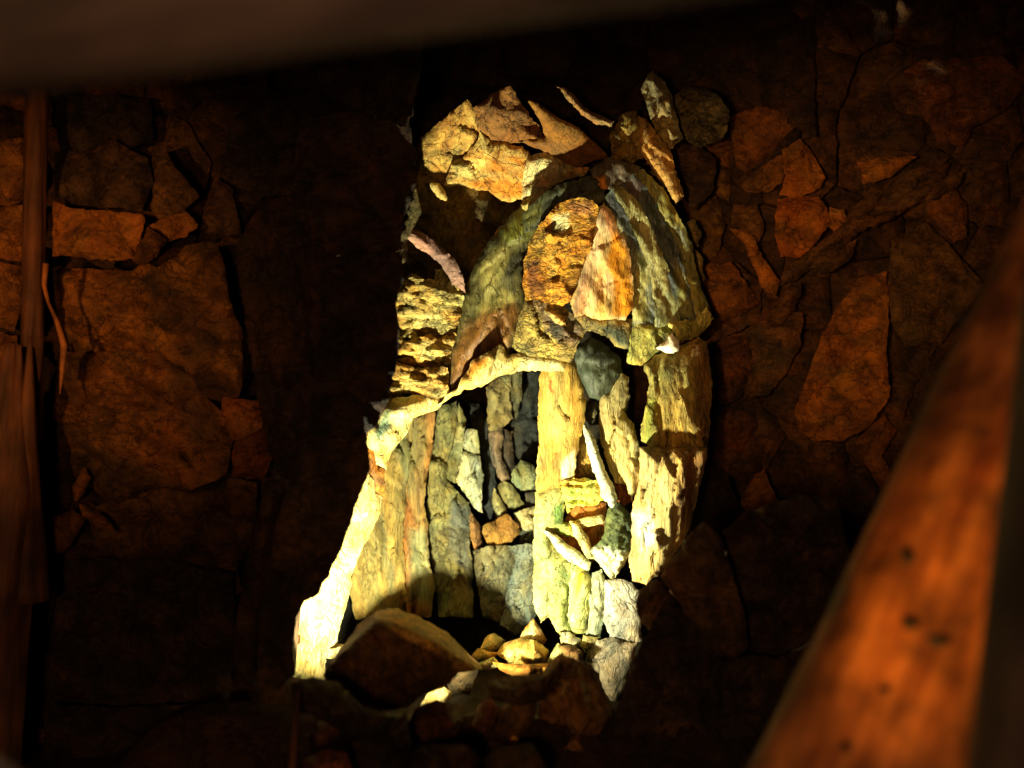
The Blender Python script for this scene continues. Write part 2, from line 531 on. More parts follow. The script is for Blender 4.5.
# ---- shaded hollow under the upper patch
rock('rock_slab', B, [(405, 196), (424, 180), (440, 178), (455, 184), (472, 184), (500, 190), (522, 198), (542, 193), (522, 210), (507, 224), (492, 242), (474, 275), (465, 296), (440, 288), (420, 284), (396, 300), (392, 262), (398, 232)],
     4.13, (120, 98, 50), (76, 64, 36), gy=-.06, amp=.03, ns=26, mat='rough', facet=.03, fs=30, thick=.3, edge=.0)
rock('rock_flake', B, [(431, 184), (438, 182), (444, 192), (446, 200), (438, 196)], 4.06, CREAM, YEL, sp=2, bulge=.01, thick=.06)
rock('rock_block', B, [(436, 270), (448, 268), (460, 282), (462, 298), (455, 312), (442, 306), (434, 290)], 3.98, (180, 176, 130), OLV, amp=.01, sp=2.4)
rock('rock_ledge', B, [(465, 296), (470, 278), (480, 262), (492, 244), (500, 228), (508, 222), (500, 244), (488, 262), (479, 278), (470, 300)], 4.04, OCH, YEL, amp=.02, ns=7, facet=.02, fs=9, sp=2.2)
# ---- upper lit patch
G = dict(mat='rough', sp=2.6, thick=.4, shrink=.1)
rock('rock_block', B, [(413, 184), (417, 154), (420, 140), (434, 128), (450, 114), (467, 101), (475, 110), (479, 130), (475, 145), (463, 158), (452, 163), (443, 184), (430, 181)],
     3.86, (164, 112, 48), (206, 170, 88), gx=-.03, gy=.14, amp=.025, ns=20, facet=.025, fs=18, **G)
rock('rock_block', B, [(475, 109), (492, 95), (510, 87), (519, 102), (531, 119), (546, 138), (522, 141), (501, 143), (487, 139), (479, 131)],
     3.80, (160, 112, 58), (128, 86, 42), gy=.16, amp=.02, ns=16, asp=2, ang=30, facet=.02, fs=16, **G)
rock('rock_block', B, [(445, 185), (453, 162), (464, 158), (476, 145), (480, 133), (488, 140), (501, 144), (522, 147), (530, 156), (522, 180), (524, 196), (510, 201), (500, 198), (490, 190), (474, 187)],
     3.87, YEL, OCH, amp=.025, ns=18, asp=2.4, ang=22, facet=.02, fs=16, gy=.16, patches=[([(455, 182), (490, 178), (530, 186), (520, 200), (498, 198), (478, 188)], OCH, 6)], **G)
rock('rock_slab', B, [(529, 102), (538, 104), (548, 112), (562, 121), (580, 131), (593, 142), (606, 156), (592, 160), (577, 168), (562, 161), (545, 151), (520, 142), (547, 138), (541, 120)],
     3.80, (150, 104, 40), (136, 88, 36), gy=.16, amp=.012, ns=30, asp=2, ang=32, bulge=.015, mat='smooth', sp=2.8)
rock('rock_block', B, [(530, 157), (546, 153), (561, 162), (576, 169), (588, 168), (584, 174), (566, 178), (548, 188), (532, 198), (522, 199), (524, 180)],
     3.85, CREAM, OCH, gy=.12, amp=.02, ns=14, asp=2.5, ang=-18, facet=.012, fs=14, **G)
rock('rock_flake', B, [(522, 205), (530, 197), (546, 187), (548, 192), (538, 202), (526, 210)], 3.88, CREAM, YEL, sp=2.2, facet=.01, fs=8)
rock('rock_flake', B, [(556, 86), (563, 88), (575, 98), (588, 111), (600, 118), (613, 122), (611, 126), (596, 123), (582, 114), (570, 101)], 3.77, TAN, (160, 110, 60), sp=2.2, bulge=.015, thick=.05)
# ---- blocks at upper right
rock('rock_block', B, [(611, 136), (622, 115), (636, 112), (640, 130), (643, 156), (633, 162), (622, 158), (611, 159)], 3.79, (170, 140, 66), (96, 76, 40), amp=.02, ns=10, facet=.03, fs=10, sp=2.2)
rock('rock_slab', B, [(637, 115), (646, 120), (656, 135), (669, 150), (673, 170), (679, 181), (683, 196), (676, 202), (669, 190), (658, 174), (648, 163), (642, 150)], 3.78, (176, 128, 62), (196, 160, 96), gx=.05, amp=.015, asp=3, ang=58, facet=.015, fs=14, sp=2.4)
rock('rock_block', B, [(642, 90), (648, 75), (653, 71), (662, 82), (671, 95), (676, 118), (682, 138), (672, 148), (660, 135), (650, 112)], 3.80, (120, 106, 72), (160, 146, 108), amp=.025, ns=9, asp=2, ang=70, facet=.02, fs=10, sp=2.4)
rock('rock_block', B, [(674, 96), (690, 88), (714, 94), (728, 110), (726, 130), (714, 142), (698, 146), (684, 138)], 3.90, thick=.3, c1=(86, 78, 58), c2=(130, 118, 88), amp=.03, ns=7, facet=.02, fs=9, sp=2.8, mat='chip')
rock('rock_flake', B, [(700, 138), (712, 132), (728, 128), (722, 138), (706, 146)], 3.95, (130, 118, 90), (80, 70, 50), sp=2.4)
# ---- dark blade, left flank of the dome
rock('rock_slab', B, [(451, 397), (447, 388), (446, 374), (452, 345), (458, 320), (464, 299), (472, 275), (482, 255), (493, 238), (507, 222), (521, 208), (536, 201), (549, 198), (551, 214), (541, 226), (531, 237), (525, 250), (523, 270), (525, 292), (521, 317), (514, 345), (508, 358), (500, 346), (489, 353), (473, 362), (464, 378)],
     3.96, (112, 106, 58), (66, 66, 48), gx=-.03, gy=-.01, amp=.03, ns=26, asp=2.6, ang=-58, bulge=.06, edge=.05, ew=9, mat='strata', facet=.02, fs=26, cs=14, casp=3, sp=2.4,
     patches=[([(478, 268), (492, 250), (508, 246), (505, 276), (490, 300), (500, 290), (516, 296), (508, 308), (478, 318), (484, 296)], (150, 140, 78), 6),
              ([(450, 392), (453, 350), (468, 322), (484, 312), (514, 302), (520, 316), (508, 348), (488, 352), (466, 374)], (118, 80, 34), 9),  # brown of the lower half, with its shade painted in
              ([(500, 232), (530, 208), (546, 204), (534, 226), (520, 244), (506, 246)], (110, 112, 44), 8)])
# ---- dome
def dome_d(px, py, D, d):
    r2 = ((px - 600) / 125.0) ** 2 + ((py - 330) / 290.0) ** 2
    return D + 3.97 - 0.20 * np.sqrt(np.clip(1 - r2, 0, 1)) + 0.05 * (py - 290) / 100


rock('rock_block', B, [(549, 216), (557, 206), (569, 201), (581, 199), (592, 201), (598, 208), (595, 226), (591, 246), (584, 262), (576, 281), (570, 300), (562, 305), (550, 302), (538, 298), (526, 300), (524, 286), (525, 263), (531, 241), (539, 229)],
     -.015, (216, 140, 32), (226, 168, 66), dfun=dome_d, amp=.025, ns=18, facet=.025, fs=18, bulge=.01, edge=.01, mat='chip', sp=2.2, cs=12,
     patches=[([(552, 218), (566, 214), (570, 226), (560, 234), (551, 230)], (240, 226, 170), 5), ([(526, 262), (540, 256), (542, 296), (528, 298)], (120, 74, 30), 6), ([(566, 204), (592, 202), (592, 214), (570, 214)], (196, 130, 74), 5)])
rock('rock_block', B, [(598, 208), (604, 204), (613, 216), (621, 233), (628, 252), (632, 280), (632, 310), (625, 319), (612, 318), (600, 319), (585, 313), (575, 316), (571, 300), (577, 281), (585, 262), (592, 246), (596, 226)],
     -.005, (222, 190, 150), (206, 176, 110), dfun=dome_d, amp=.02, ns=16, asp=2, ang=80, bulge=.01, edge=.01, facet=.012, fs=22, mat='fibre2', sp=2.2,
     patches=[([(613, 226), (620, 236), (630, 258), (634, 290), (633, 312), (626, 318), (613, 317), (612, 290), (608, 262)], (222, 146, 20), 5),
              ([(572, 298), (584, 270), (592, 276), (588, 300), (584, 316), (574, 316)], (170, 130, 96), 6), ([(599, 206), (606, 206), (616, 226), (612, 236), (604, 222)], (206, 140, 86), 4)])
L0 = [(604, 199), (613, 217), (622, 238), (630, 262), (634, 290), (633, 314), (632, 328)]
L1 = [(613, 189), (626, 211), (637, 235), (647, 260), (654, 287), (656, 310), (656, 326)]
L2 = [(621, 183), (638, 205), (650, 228), (662, 254), (672, 284), (677, 308), (679, 322)]
L3 = [(633, 175), (653, 199), (667, 224), (678, 250), (685, 276), (691, 304), (696, 322)]
L4 = [(643, 170), (663, 190), (680, 220), (691, 245), (695, 270), (701, 292), (712, 317)]
for k, (a, b, c1, c2, Y) in enumerate(((L0, L1, (130, 132, 92), (70, 78, 72), .0), (L1, L2, (164, 160, 104), (128, 130, 84), -.006), (L2, L3, (52, 62, 70), (78, 90, 88), .0), (L3, L4, (150, 142, 66), (96, 100, 62), .004))):
    pt = []
    if k == 0: pt = [([(600, 200), (614, 188), (640, 235), (645, 256), (634, 250), (622, 228)], (54, 60, 62), 5), ([(632, 270), (642, 268), (650, 300), (646, 320), (632, 320)], (150, 146, 84), 6)]
    if k == 2: pt = [([(672, 262), (684, 270), (694, 316), (680, 318), (676, 290)], (120, 118, 62), 5), ([(630, 176), (642, 180), (640, 200), (626, 190)], (80, 66, 62), 4)]
    rock('rock_layer', B, a + b[::-1], Y, c1, c2, dfun=dome_d, thick=.36, amp=.035, ns=16, asp=3, ang=62, bulge=.0, edge=.006, ew=2, mat='strata', sp=2.2, cs=9, casp=5, facet=.006, fs=14, patches=pt)
rock('rock_layer', B, [(524, 216), (532, 206), (546, 194), (560, 186), (575, 181), (590, 177), (597, 181), (604, 190), (603, 199), (597, 205), (585, 197), (570, 200), (556, 205), (546, 214), (534, 228), (526, 232)],
     .0, (54, 60, 54), (84, 88, 60), dfun=dome_d, amp=.03, ns=14, asp=3, ang=-25, bulge=.0, mat='strata', sp=2.2, edge=.02, patches=[([(524, 216), (540, 202), (540, 216), (530, 230)], (110, 108, 54), 5)])
rock('rock_layer', B, [(590, 170), (602, 164), (608, 158), (622, 162), (640, 168), (634, 176), (622, 184), (612, 190), (602, 188), (596, 179)],
     .0, (62, 62, 56), (92, 78, 62), dfun=dome_d, amp=.03, ns=12, bulge=.0, mat='strata', sp=2.2, edge=.02, patches=[([(592, 180), (604, 176), (606, 192), (600, 194)], OCH, 4)])
# crust along the right rim
for poly in ([(686, 224), (694, 221), (700, 234), (698, 246), (691, 247)], [(694, 250), (700, 256), (704, 280), (699, 286), (695, 270)], [(640, 168), (652, 172), (668, 188), (676, 204), (668, 200), (652, 182)]):
    rock('rock_flake', B, poly, 3.97, (166, 150, 100), (110, 90, 56), amp=.015, ns=6, facet=.01, fs=7, sp=2.2, thick=.1)
# dome skirt
rock('rock_block', B, [(575, 317), (585, 314), (600, 320), (614, 319), (632, 320), (633, 330), (630, 350), (618, 346), (610, 337), (598, 332), (586, 330)],
     .02, (150, 130, 76), (90, 84, 58), dfun=dome_d, amp=.018, ns=10, facet=.014, fs=12, sp=2.2, patches=[([(590, 322), (616, 326), (630, 330), (630, 350), (606, 334)], (70, 74, 58), 6)])
rock('rock_block', B, [(633, 329), (640, 322), (656, 326), (668, 323), (672, 334), (662, 343), (655, 352), (642, 364), (628, 362), (630, 350)],
     .005, (190, 176, 90), (120, 118, 60), dfun=dome_d, amp=.016, ns=12, asp=2, ang=80, facet=.012, fs=14, sp=2.2)
rock('rock_slab', B, [(668, 323), (680, 322), (696, 321), (706, 308), (713, 318), (704, 329), (692, 338), (681, 343), (676, 333)],
     -.09, (196, 184, 104), (150, 140, 70), dfun=dome_d, thick=.45, amp=.01, bulge=.02, sp=2.4)
rock('rock_flake', B, [(655, 349), (665, 343), (672, 334), (678, 341), (678, 349), (668, 352)], 3.68, (246, 242, 232), (230, 224, 210), amp=.006, sp=2.2, thick=.05, mat='smooth')
rock('rock_block', B, [(526, 301), (538, 299), (550, 303), (562, 306), (573, 317), (585, 331), (576, 345), (570, 362), (556, 358), (542, 356), (518, 353), (513, 346), (519, 320)],
     .07, (186, 160, 80), (140, 122, 70), dfun=dome_d, amp=.022, ns=14, facet=.02, fs=18, sp=2.2, mat='chip',
     patches=[([(532, 302), (562, 307), (584, 332), (572, 348), (550, 332)], (128, 108, 92), 8), ([(550, 318), (566, 326), (562, 344), (552, 336)], (80, 74, 60), 5)])
rock('rock_flake', B, [(546, 308), (562, 318), (566, 326), (556, 322), (545, 313)], 3.84, YEL, TAN, sp=2, thick=.05)
# ---- pillar
rock('rock_block', B, [(577, 346), (590, 338), (605, 346), (618, 357), (621, 372), (612, 390), (600, 399), (590, 396), (582, 380), (577, 362)],
     3.95, (66, 74, 58), (44, 50, 46), amp=.02, ns=14, bulge=.05, edge=.04, facet=.015, fs=16, sp=2.4, mat='strata')
rock('rock_slab', B, [(541, 369), (566, 362), (575, 364), (580, 380), (585, 400), (584, 418), (578, 440), (575, 460), (573, 478), (560, 485), (547, 490), (537, 493), (537, 470), (540, 440), (539, 405)],
     3.95, (190, 166, 92), (170, 136, 62), gx=-.04, amp=.016, ns=22, asp=3, ang=86, bulge=.03, thick=.3, mat='fibre2', sp=2.4, casp=4, facet=.008, fs=24,
     patches=[([(548, 440), (556, 438), (560, 455), (553, 462)], (206, 140, 60), 6), ([(545, 382), (549, 380), (555, 394), (551, 392)], (190, 80, 40), 2), ([(562, 462), (576, 450), (574, 476), (563, 480)], (206, 206, 180), 5)])
rock('rock_slab', B, [(536, 493), (548, 491), (561, 486), (566, 498), (562, 516), (568, 530), (548, 534), (560, 552), (572, 562), (570, 590), (566, 615), (572, 634), (560, 634), (549, 616), (541, 622), (534, 602), (535, 560)],
     3.95, (186, 178, 116), (146, 154, 92), gx=-.03, amp=.02, ns=18, asp=2.4, ang=84, bulge=.03, thick=.3, mat='rough', sp=2.4, facet=.014, fs=18,
     patches=[([(553, 505), (562, 503), (564, 520), (556, 530), (552, 518)], (110, 140, 70), 5), ([(536, 540), (544, 540), (544, 590), (536, 600)], (150, 166, 100), 6)])
rock('rock_block', B, [(582, 424), (578, 442), (576, 462), (575, 478), (598, 480), (600, 466), (594, 456), (590, 440), (586, 430)], 4.0, (200, 164, 70), (150, 110, 50), amp=.02, ns=9, facet=.015, fs=10, sp=2.2, asp=2, ang=86)
rock('rock_ledge', B, [(561, 484), (574, 479), (600, 480), (602, 500), (596, 504), (576, 504), (568, 512), (566, 498)], 3.93, (230, 196, 84), (190, 190, 90), amp=.02, ns=9, ledge=.03, ls=8, sp=2.2, bulge=.02, thick=.22, patches=[([(566, 486), (576, 485), (578, 496), (570, 496)], (130, 150, 60), 3)])
rock('rock_slab', B, [(572, 506), (606, 503), (606, 545), (592, 562), (574, 552), (556, 540), (566, 520)], 3.98, (176, 110, 40), (130, 80, 36), amp=.02, sp=3)
rock('rock_ledge', B, [(570, 522), (586, 519), (602, 516), (604, 522), (590, 525), (575, 528)], 3.93, CREAM, YEL, amp=.006, sp=1.8, bulge=.01, thick=.2, jag=.8)
rock('rock_ledge', B, [(544, 531), (553, 534), (564, 543), (576, 551), (590, 563), (588, 570), (572, 562), (558, 550)], 3.91, (230, 226, 190), (190, 200, 150), amp=.008, sp=2, bulge=.012, thick=.16, jag=.8)
rock('rock_flake', B, [(572, 524), (578, 525), (587, 537), (590, 546), (593, 558), (588, 558), (582, 546), (575, 535)], 3.91, CREAM, YEL, amp=.006, sp=2, bulge=.01, thick=.08, jag=.8)
rock('rock_block', B, [(562, 522), (572, 524), (576, 536), (566, 536), (558, 532)], 3.94, (170, 180, 100), (120, 140, 60), amp=.01, sp=2.2)
rock('rock_block', B, [(610, 508), (619, 503), (630, 514), (632, 535), (629, 556), (613, 579), (601, 566), (591, 552), (603, 540), (606, 524)],
     3.90, (84, 92, 52), (56, 64, 40), amp=.03, ns=6, facet=.015, fs=7, sp=2, bulge=.04, patches=[([(590, 548), (606, 546), (630, 556), (614, 582), (598, 566)], (196, 196, 168), 5)])
rock('rock_slab', B, [(584, 426), (590, 432), (598, 452), (606, 474), (616, 498), (614, 510), (605, 500), (599, 482), (592, 462), (588, 444)], 3.90, (214, 216, 206), (190, 186, 150), amp=.008, asp=3, ang=65, sp=2, bulge=.015, thick=.1)
rock('rock_block', B, [(586, 402), (598, 400), (600, 412), (598, 424), (590, 426), (584, 416)], 4.0, (62, 62, 50), (100, 92, 60), amp=.02, ns=6, sp=2.2, facet=.015, fs=7)
rock('rock_slab', B, [(602, 398), (612, 391), (622, 374), (628, 378), (629, 396), (622, 410), (633, 425), (638, 450), (640, 478), (632, 500), (626, 484), (616, 482), (608, 462), (602, 440), (600, 418)],
     3.94, (214, 194, 130), (170, 156, 110), amp=.02, ns=14, asp=2.5, ang=82, facet=.015, fs=16, sp=2.2, mat='fibre', patches=[([(604, 398), (622, 378), (627, 396), (616, 412), (606, 420)], (150, 140, 96), 8)])
rock('rock_slab', B, [(614, 480), (628, 482), (632, 500), (624, 506), (616, 498)], 3.98, (176, 100, 30), (140, 80, 30), sp=2.4)
rock('rock_block', B, [(645, 366), (656, 356), (670, 350), (684, 346), (698, 338), (706, 346), (711, 380), (709, 420), (707, 448), (690, 446), (668, 450), (650, 446), (642, 440), (642, 425), (648, 405), (651, 385)],
     3.67, (186, 160, 84), (140, 126, 66), gx=-.04, gy=-.08, thick=.5,  amp=.03, ns=18, asp=3.5, ang=84, bulge=.04, facet=.02, fs=20, mat='fibre', sp=2.4, edge=.05, ew=8, patches=[([(692, 340), (712, 350), (712, 450), (698, 446)], (122, 90, 46), 10), ([(645, 400), (656, 398), (652, 445), (642, 446)], (150, 146, 60), 6)])
rock('rock_block', B, [(640, 448), (650, 447), (668, 451), (690, 447), (707, 449), (701, 476), (695, 502), (688, 530), (676, 550), (661, 570), (646, 584), (633, 580), (630, 560), (633, 535), (632, 514), (636, 498), (641, 480)],
     3.60, (206, 176, 112), (166, 140, 92), gx=-.04, thick=.55,  amp=.03, ns=18, asp=3.5, ang=96, bulge=.05, facet=.02, fs=22, mat='fibre', sp=2.4, edge=.05, ew=8, patches=[([(634, 515), (648, 508), (656, 540), (640, 550)], (196, 196, 186), 10), ([(686, 455), (708, 450), (690, 530), (682, 500)], (140, 100, 50), 10)])
rock('rock_slab', B, [(606, 581), (614, 580), (628, 583), (641, 593), (639, 610), (641, 640), (633, 642), (613, 640), (604, 620)], 3.90, (188, 184, 170), (160, 152, 138), amp=.012, ns=20, sp=2.6, bulge=.015, facet=.008, fs=24)
rock('rock_slab', B, [(592, 574), (601, 570), (605, 581), (603, 612), (600, 638), (587, 636), (590, 605)], 3.92, (170, 178, 150), (140, 146, 120), amp=.012, sp=2.4, bulge=.015)
rock('rock_slab', B, [(572, 563), (586, 570), (591, 580), (588, 606), (586, 632), (574, 634), (568, 615), (571, 590)], 3.92, (206, 206, 130), (166, 176, 110), amp=.016, sp=2.4, facet=.01, fs=14, patches=[([(576, 572), (585, 572), (580, 590), (576, 600)], (196, 180, 40), 4)])
rock('rock_slab', B, [(597, 641), (613, 638), (622, 643), (636, 643), (631, 662), (623, 690), (615, 704), (606, 692), (600, 672), (588, 664), (590, 650)], 3.88, (176, 162, 140), (150, 134, 112), amp=.014, sp=2.6, bulge=.02, facet=.012, fs=20, gx=.05)
rock('rock_flake', B, [(584, 636), (598, 638), (594, 650), (586, 652), (580, 646)], 3.89, (206, 196, 140), (160, 140, 80), sp=2.2, amp=.01)
rock('rock_flake', B, [(560, 632), (574, 636), (580, 640), (576, 648), (562, 644)], 3.91, (190, 186, 160), YEL, sp=2.2, amp=.01)

# ---- interior of the niche
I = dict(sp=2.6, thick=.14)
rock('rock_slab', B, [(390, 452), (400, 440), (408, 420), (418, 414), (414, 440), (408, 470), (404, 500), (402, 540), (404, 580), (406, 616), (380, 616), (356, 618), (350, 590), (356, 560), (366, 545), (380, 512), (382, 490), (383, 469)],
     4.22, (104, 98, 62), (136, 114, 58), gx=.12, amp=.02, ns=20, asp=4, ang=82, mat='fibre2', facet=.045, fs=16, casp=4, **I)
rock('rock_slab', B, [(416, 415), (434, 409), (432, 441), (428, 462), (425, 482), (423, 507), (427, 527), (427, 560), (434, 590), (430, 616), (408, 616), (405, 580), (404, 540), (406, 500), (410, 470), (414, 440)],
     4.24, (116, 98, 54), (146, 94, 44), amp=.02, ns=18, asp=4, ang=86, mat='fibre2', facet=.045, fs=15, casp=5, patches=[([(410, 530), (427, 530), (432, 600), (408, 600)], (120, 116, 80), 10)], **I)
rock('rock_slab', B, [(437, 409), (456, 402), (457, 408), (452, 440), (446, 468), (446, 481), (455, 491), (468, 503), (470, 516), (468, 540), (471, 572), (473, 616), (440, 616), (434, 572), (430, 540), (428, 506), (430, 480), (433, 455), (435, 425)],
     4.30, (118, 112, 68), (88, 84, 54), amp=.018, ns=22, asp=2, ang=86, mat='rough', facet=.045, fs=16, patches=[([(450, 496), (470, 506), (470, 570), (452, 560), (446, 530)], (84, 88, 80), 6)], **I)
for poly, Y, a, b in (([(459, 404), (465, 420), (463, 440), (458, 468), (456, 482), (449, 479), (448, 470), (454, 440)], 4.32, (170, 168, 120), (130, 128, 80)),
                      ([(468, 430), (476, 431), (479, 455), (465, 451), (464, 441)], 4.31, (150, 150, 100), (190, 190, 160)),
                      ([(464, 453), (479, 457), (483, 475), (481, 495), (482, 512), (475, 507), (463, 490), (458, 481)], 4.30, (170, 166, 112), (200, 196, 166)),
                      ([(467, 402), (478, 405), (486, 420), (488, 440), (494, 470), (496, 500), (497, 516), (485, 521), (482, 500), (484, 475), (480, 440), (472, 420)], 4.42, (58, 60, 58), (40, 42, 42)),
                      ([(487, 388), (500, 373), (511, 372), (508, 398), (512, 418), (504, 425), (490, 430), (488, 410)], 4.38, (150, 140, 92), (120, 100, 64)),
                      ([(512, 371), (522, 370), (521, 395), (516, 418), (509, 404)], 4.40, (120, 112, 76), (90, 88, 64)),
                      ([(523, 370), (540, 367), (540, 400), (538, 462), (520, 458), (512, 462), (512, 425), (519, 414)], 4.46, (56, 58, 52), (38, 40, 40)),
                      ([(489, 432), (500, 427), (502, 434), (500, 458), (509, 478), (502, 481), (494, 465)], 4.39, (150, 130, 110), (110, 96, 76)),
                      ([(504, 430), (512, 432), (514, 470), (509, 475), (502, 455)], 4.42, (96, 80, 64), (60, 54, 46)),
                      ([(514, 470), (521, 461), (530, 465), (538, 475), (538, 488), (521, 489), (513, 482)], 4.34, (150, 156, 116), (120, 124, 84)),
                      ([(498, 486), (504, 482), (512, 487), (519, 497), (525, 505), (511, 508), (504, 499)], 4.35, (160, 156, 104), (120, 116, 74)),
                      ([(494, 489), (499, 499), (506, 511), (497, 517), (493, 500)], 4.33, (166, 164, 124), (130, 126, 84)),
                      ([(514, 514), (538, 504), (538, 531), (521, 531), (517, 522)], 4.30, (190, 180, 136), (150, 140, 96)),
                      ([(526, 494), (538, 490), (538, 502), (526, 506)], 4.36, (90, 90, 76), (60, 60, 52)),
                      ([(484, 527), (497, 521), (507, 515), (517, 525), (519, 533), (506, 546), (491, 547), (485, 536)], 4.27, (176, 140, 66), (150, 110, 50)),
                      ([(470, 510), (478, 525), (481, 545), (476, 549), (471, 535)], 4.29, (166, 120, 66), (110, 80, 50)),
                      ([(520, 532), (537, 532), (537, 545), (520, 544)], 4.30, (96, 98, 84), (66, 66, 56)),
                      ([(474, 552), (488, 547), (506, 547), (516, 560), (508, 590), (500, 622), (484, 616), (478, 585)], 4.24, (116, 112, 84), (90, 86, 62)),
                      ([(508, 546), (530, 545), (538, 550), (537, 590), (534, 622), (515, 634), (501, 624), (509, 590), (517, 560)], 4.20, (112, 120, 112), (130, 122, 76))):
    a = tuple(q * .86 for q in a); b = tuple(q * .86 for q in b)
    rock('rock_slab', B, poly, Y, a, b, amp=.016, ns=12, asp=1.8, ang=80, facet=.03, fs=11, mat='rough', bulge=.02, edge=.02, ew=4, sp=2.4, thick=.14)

# ------------------------------------------------------------------ left wall
LB, LD = (150, 96, 44), (96, 62, 34)
W = dict(mat='wall', sp=4.0, thick=.2)
rock('rock_ledge', Lw, [(54, 203), (75, 210), (110, 212), (141, 215), (144, 222), (139, 240), (133, 257), (110, 260), (85, 257), (62, 254), (53, 256)], 3.56, (176, 112, 46), (146, 88, 38), amp=.02, ns=26, asp=1.6, bulge=.02, edge=.03, ew=4, gx=.02, facet=.015, fs=26, **W)
rock('rock_block', Lw, [(139, 248), (148, 228), (166, 240), (156, 256), (141, 264), (133, 259)], 3.54, (136, 88, 44), LD, amp=.012, facet=.015, fs=12, mat='wall', sp=2.8, thick=.15)
rock('rock_block', Lw, [(148, 225), (160, 221), (186, 213), (197, 225), (186, 236), (168, 240)], 3.58, (170, 112, 48), LB, amp=.012, facet=.015, fs=14, mat='wall', sp=2.8, thick=.15)
rock('rock_slab', Lw, [(52, 268), (84, 270), (132, 272), (150, 262), (166, 252), (216, 240), (222, 262), (228, 300), (240, 330), (242, 370), (238, 396), (222, 400), (205, 396), (188, 372), (160, 352), (120, 350), (80, 352), (62, 350), (56, 300)],
     3.66, (150, 98, 42), (84, 58, 34), amp=.05, ns=30, asp=1.8, ang=25, bulge=.03, facet=.025, fs=30, cs=34, edge=.04, gx=-.05, big=.10, bs=70, **W)
rock('rock_slab', Lw, [(58, 352), (80, 354), (120, 352), (160, 354), (187, 374), (204, 398), (222, 414), (232, 440), (226, 474), (190, 490), (150, 486), (108, 500), (84, 480), (62, 470), (56, 410)],
     3.68, (136, 88, 40), (78, 54, 32), amp=.06, ns=26, asp=2.4, ang=28, bulge=.02, facet=.03, fs=26, cs=30, edge=.03, big=.08, bs=60, **W)
rock('rock_block', Lw, [(224, 398), (258, 402), (262, 428), (240, 440), (233, 438), (222, 412)], 3.60, (146, 84, 34), LB, amp=.014, facet=.012, fs=20, **W)
rock('rock_block', Lw, [(236, 442), (264, 430), (276, 450), (262, 480), (232, 476)], 3.62, (136, 74, 32), (104, 56, 28), amp=.016, facet=.014, fs=18, **W)
rock('rock_slab', Lw, [(88, 512), (110, 502), (150, 488), (190, 492), (228, 478), (256, 484), (254, 530), (236, 570), (170, 560), (120, 556), (96, 545)], 3.70, (100, 70, 38), (70, 50, 30), amp=.03, ns=30, facet=.02, fs=36, **W)
rock('rock_flake', Lw, [(80, 505), (98, 512), (117, 532), (104, 527), (84, 516)], 3.60, (150, 96, 44), LD, amp=.008, sp=3, mat='wall', thick=.08)
rock('rock_flake', Lw, [(74, 488), (84, 468), (90, 478), (82, 494), (76, 500)], 3.62, (140, 88, 40), LD, amp=.008, sp=3, mat='wall', thick=.08)
rock('rock_slab', Lw, [(46, 522), (72, 510), (84, 520), (70, 545), (46, 560)], 3.66, (120, 76, 36), LD, amp=.02, **W)
rock('rock_block', Lw, [(54, 96), (112, 96), (150, 100), (152, 140), (130, 148), (110, 136), (90, 150), (60, 150)], 3.72, (70, 54, 44), (46, 36, 32), amp=.03, facet=.03, fs=34, **W)
rock('rock_block', Lw, [(56, 152), (92, 152), (112, 140), (130, 152), (148, 160), (152, 185), (142, 210), (110, 206), (75, 204), (56, 196)], 3.68, (86, 62, 42), (56, 42, 34), amp=.03, facet=.03, fs=30, **W)
rock('rock_block', Lw, [(152, 150), (163, 146), (176, 170), (198, 196), (184, 210), (160, 220), (152, 208), (156, 180)], 3.62, (120, 84, 46), (84, 60, 38), amp=.02, facet=.02, fs=20, **W)
rock('rock_block', Lw, [(200, 228), (206, 205), (216, 178), (232, 190), (240, 232), (216, 236)], 3.66, (96, 66, 48), (70, 50, 40), amp=.02, facet=.015, fs=22, **W)
for poly in ([(-14, 145), (24, 142), (30, 170), (22, 200), (8, 206), (-14, 200)], [(-14, 208), (10, 208), (26, 204), (28, 250), (22, 262), (-14, 256)], [(-14, 262), (20, 266), (22, 300), (14, 330), (-14, 322)], [(-14, 84), (28, 98), (30, 112), (-14, 100)], [(-14, 330), (16, 336), (18, 390), (-14, 395)], [(2, 140), (24, 138), (27, 144), (8, 150)]):
    rock('rock_block', Lw, poly, 3.66, (160, 106, 48), (112, 70, 34), amp=.02, facet=.02, fs=18, **W)
# dark mass whose right edge hides the left side of the niche
K = dict(mat='wall', sp=3.6)
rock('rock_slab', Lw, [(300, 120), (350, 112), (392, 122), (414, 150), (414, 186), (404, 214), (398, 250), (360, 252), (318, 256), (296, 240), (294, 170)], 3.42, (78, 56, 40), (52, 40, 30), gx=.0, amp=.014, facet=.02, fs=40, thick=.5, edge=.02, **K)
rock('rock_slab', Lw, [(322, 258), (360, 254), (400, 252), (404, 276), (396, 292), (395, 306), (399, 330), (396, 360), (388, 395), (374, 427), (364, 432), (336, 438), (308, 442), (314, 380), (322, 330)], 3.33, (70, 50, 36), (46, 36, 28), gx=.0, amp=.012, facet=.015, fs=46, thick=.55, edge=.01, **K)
rock('rock_slab', Lw, [(300, 445), (336, 440), (366, 433), (369, 470), (354, 505), (344, 537), (329, 571), (319, 592), (304, 600), (294, 620), (291, 650), (294, 674), (276, 690), (258, 680), (262, 610), (276, 530), (292, 474)], 3.28, (84, 62, 38), (54, 42, 30), gx=.0, amp=.014, ns=18, asp=3, ang=-68, facet=.014, fs=40, thick=.55, edge=.01, **K)
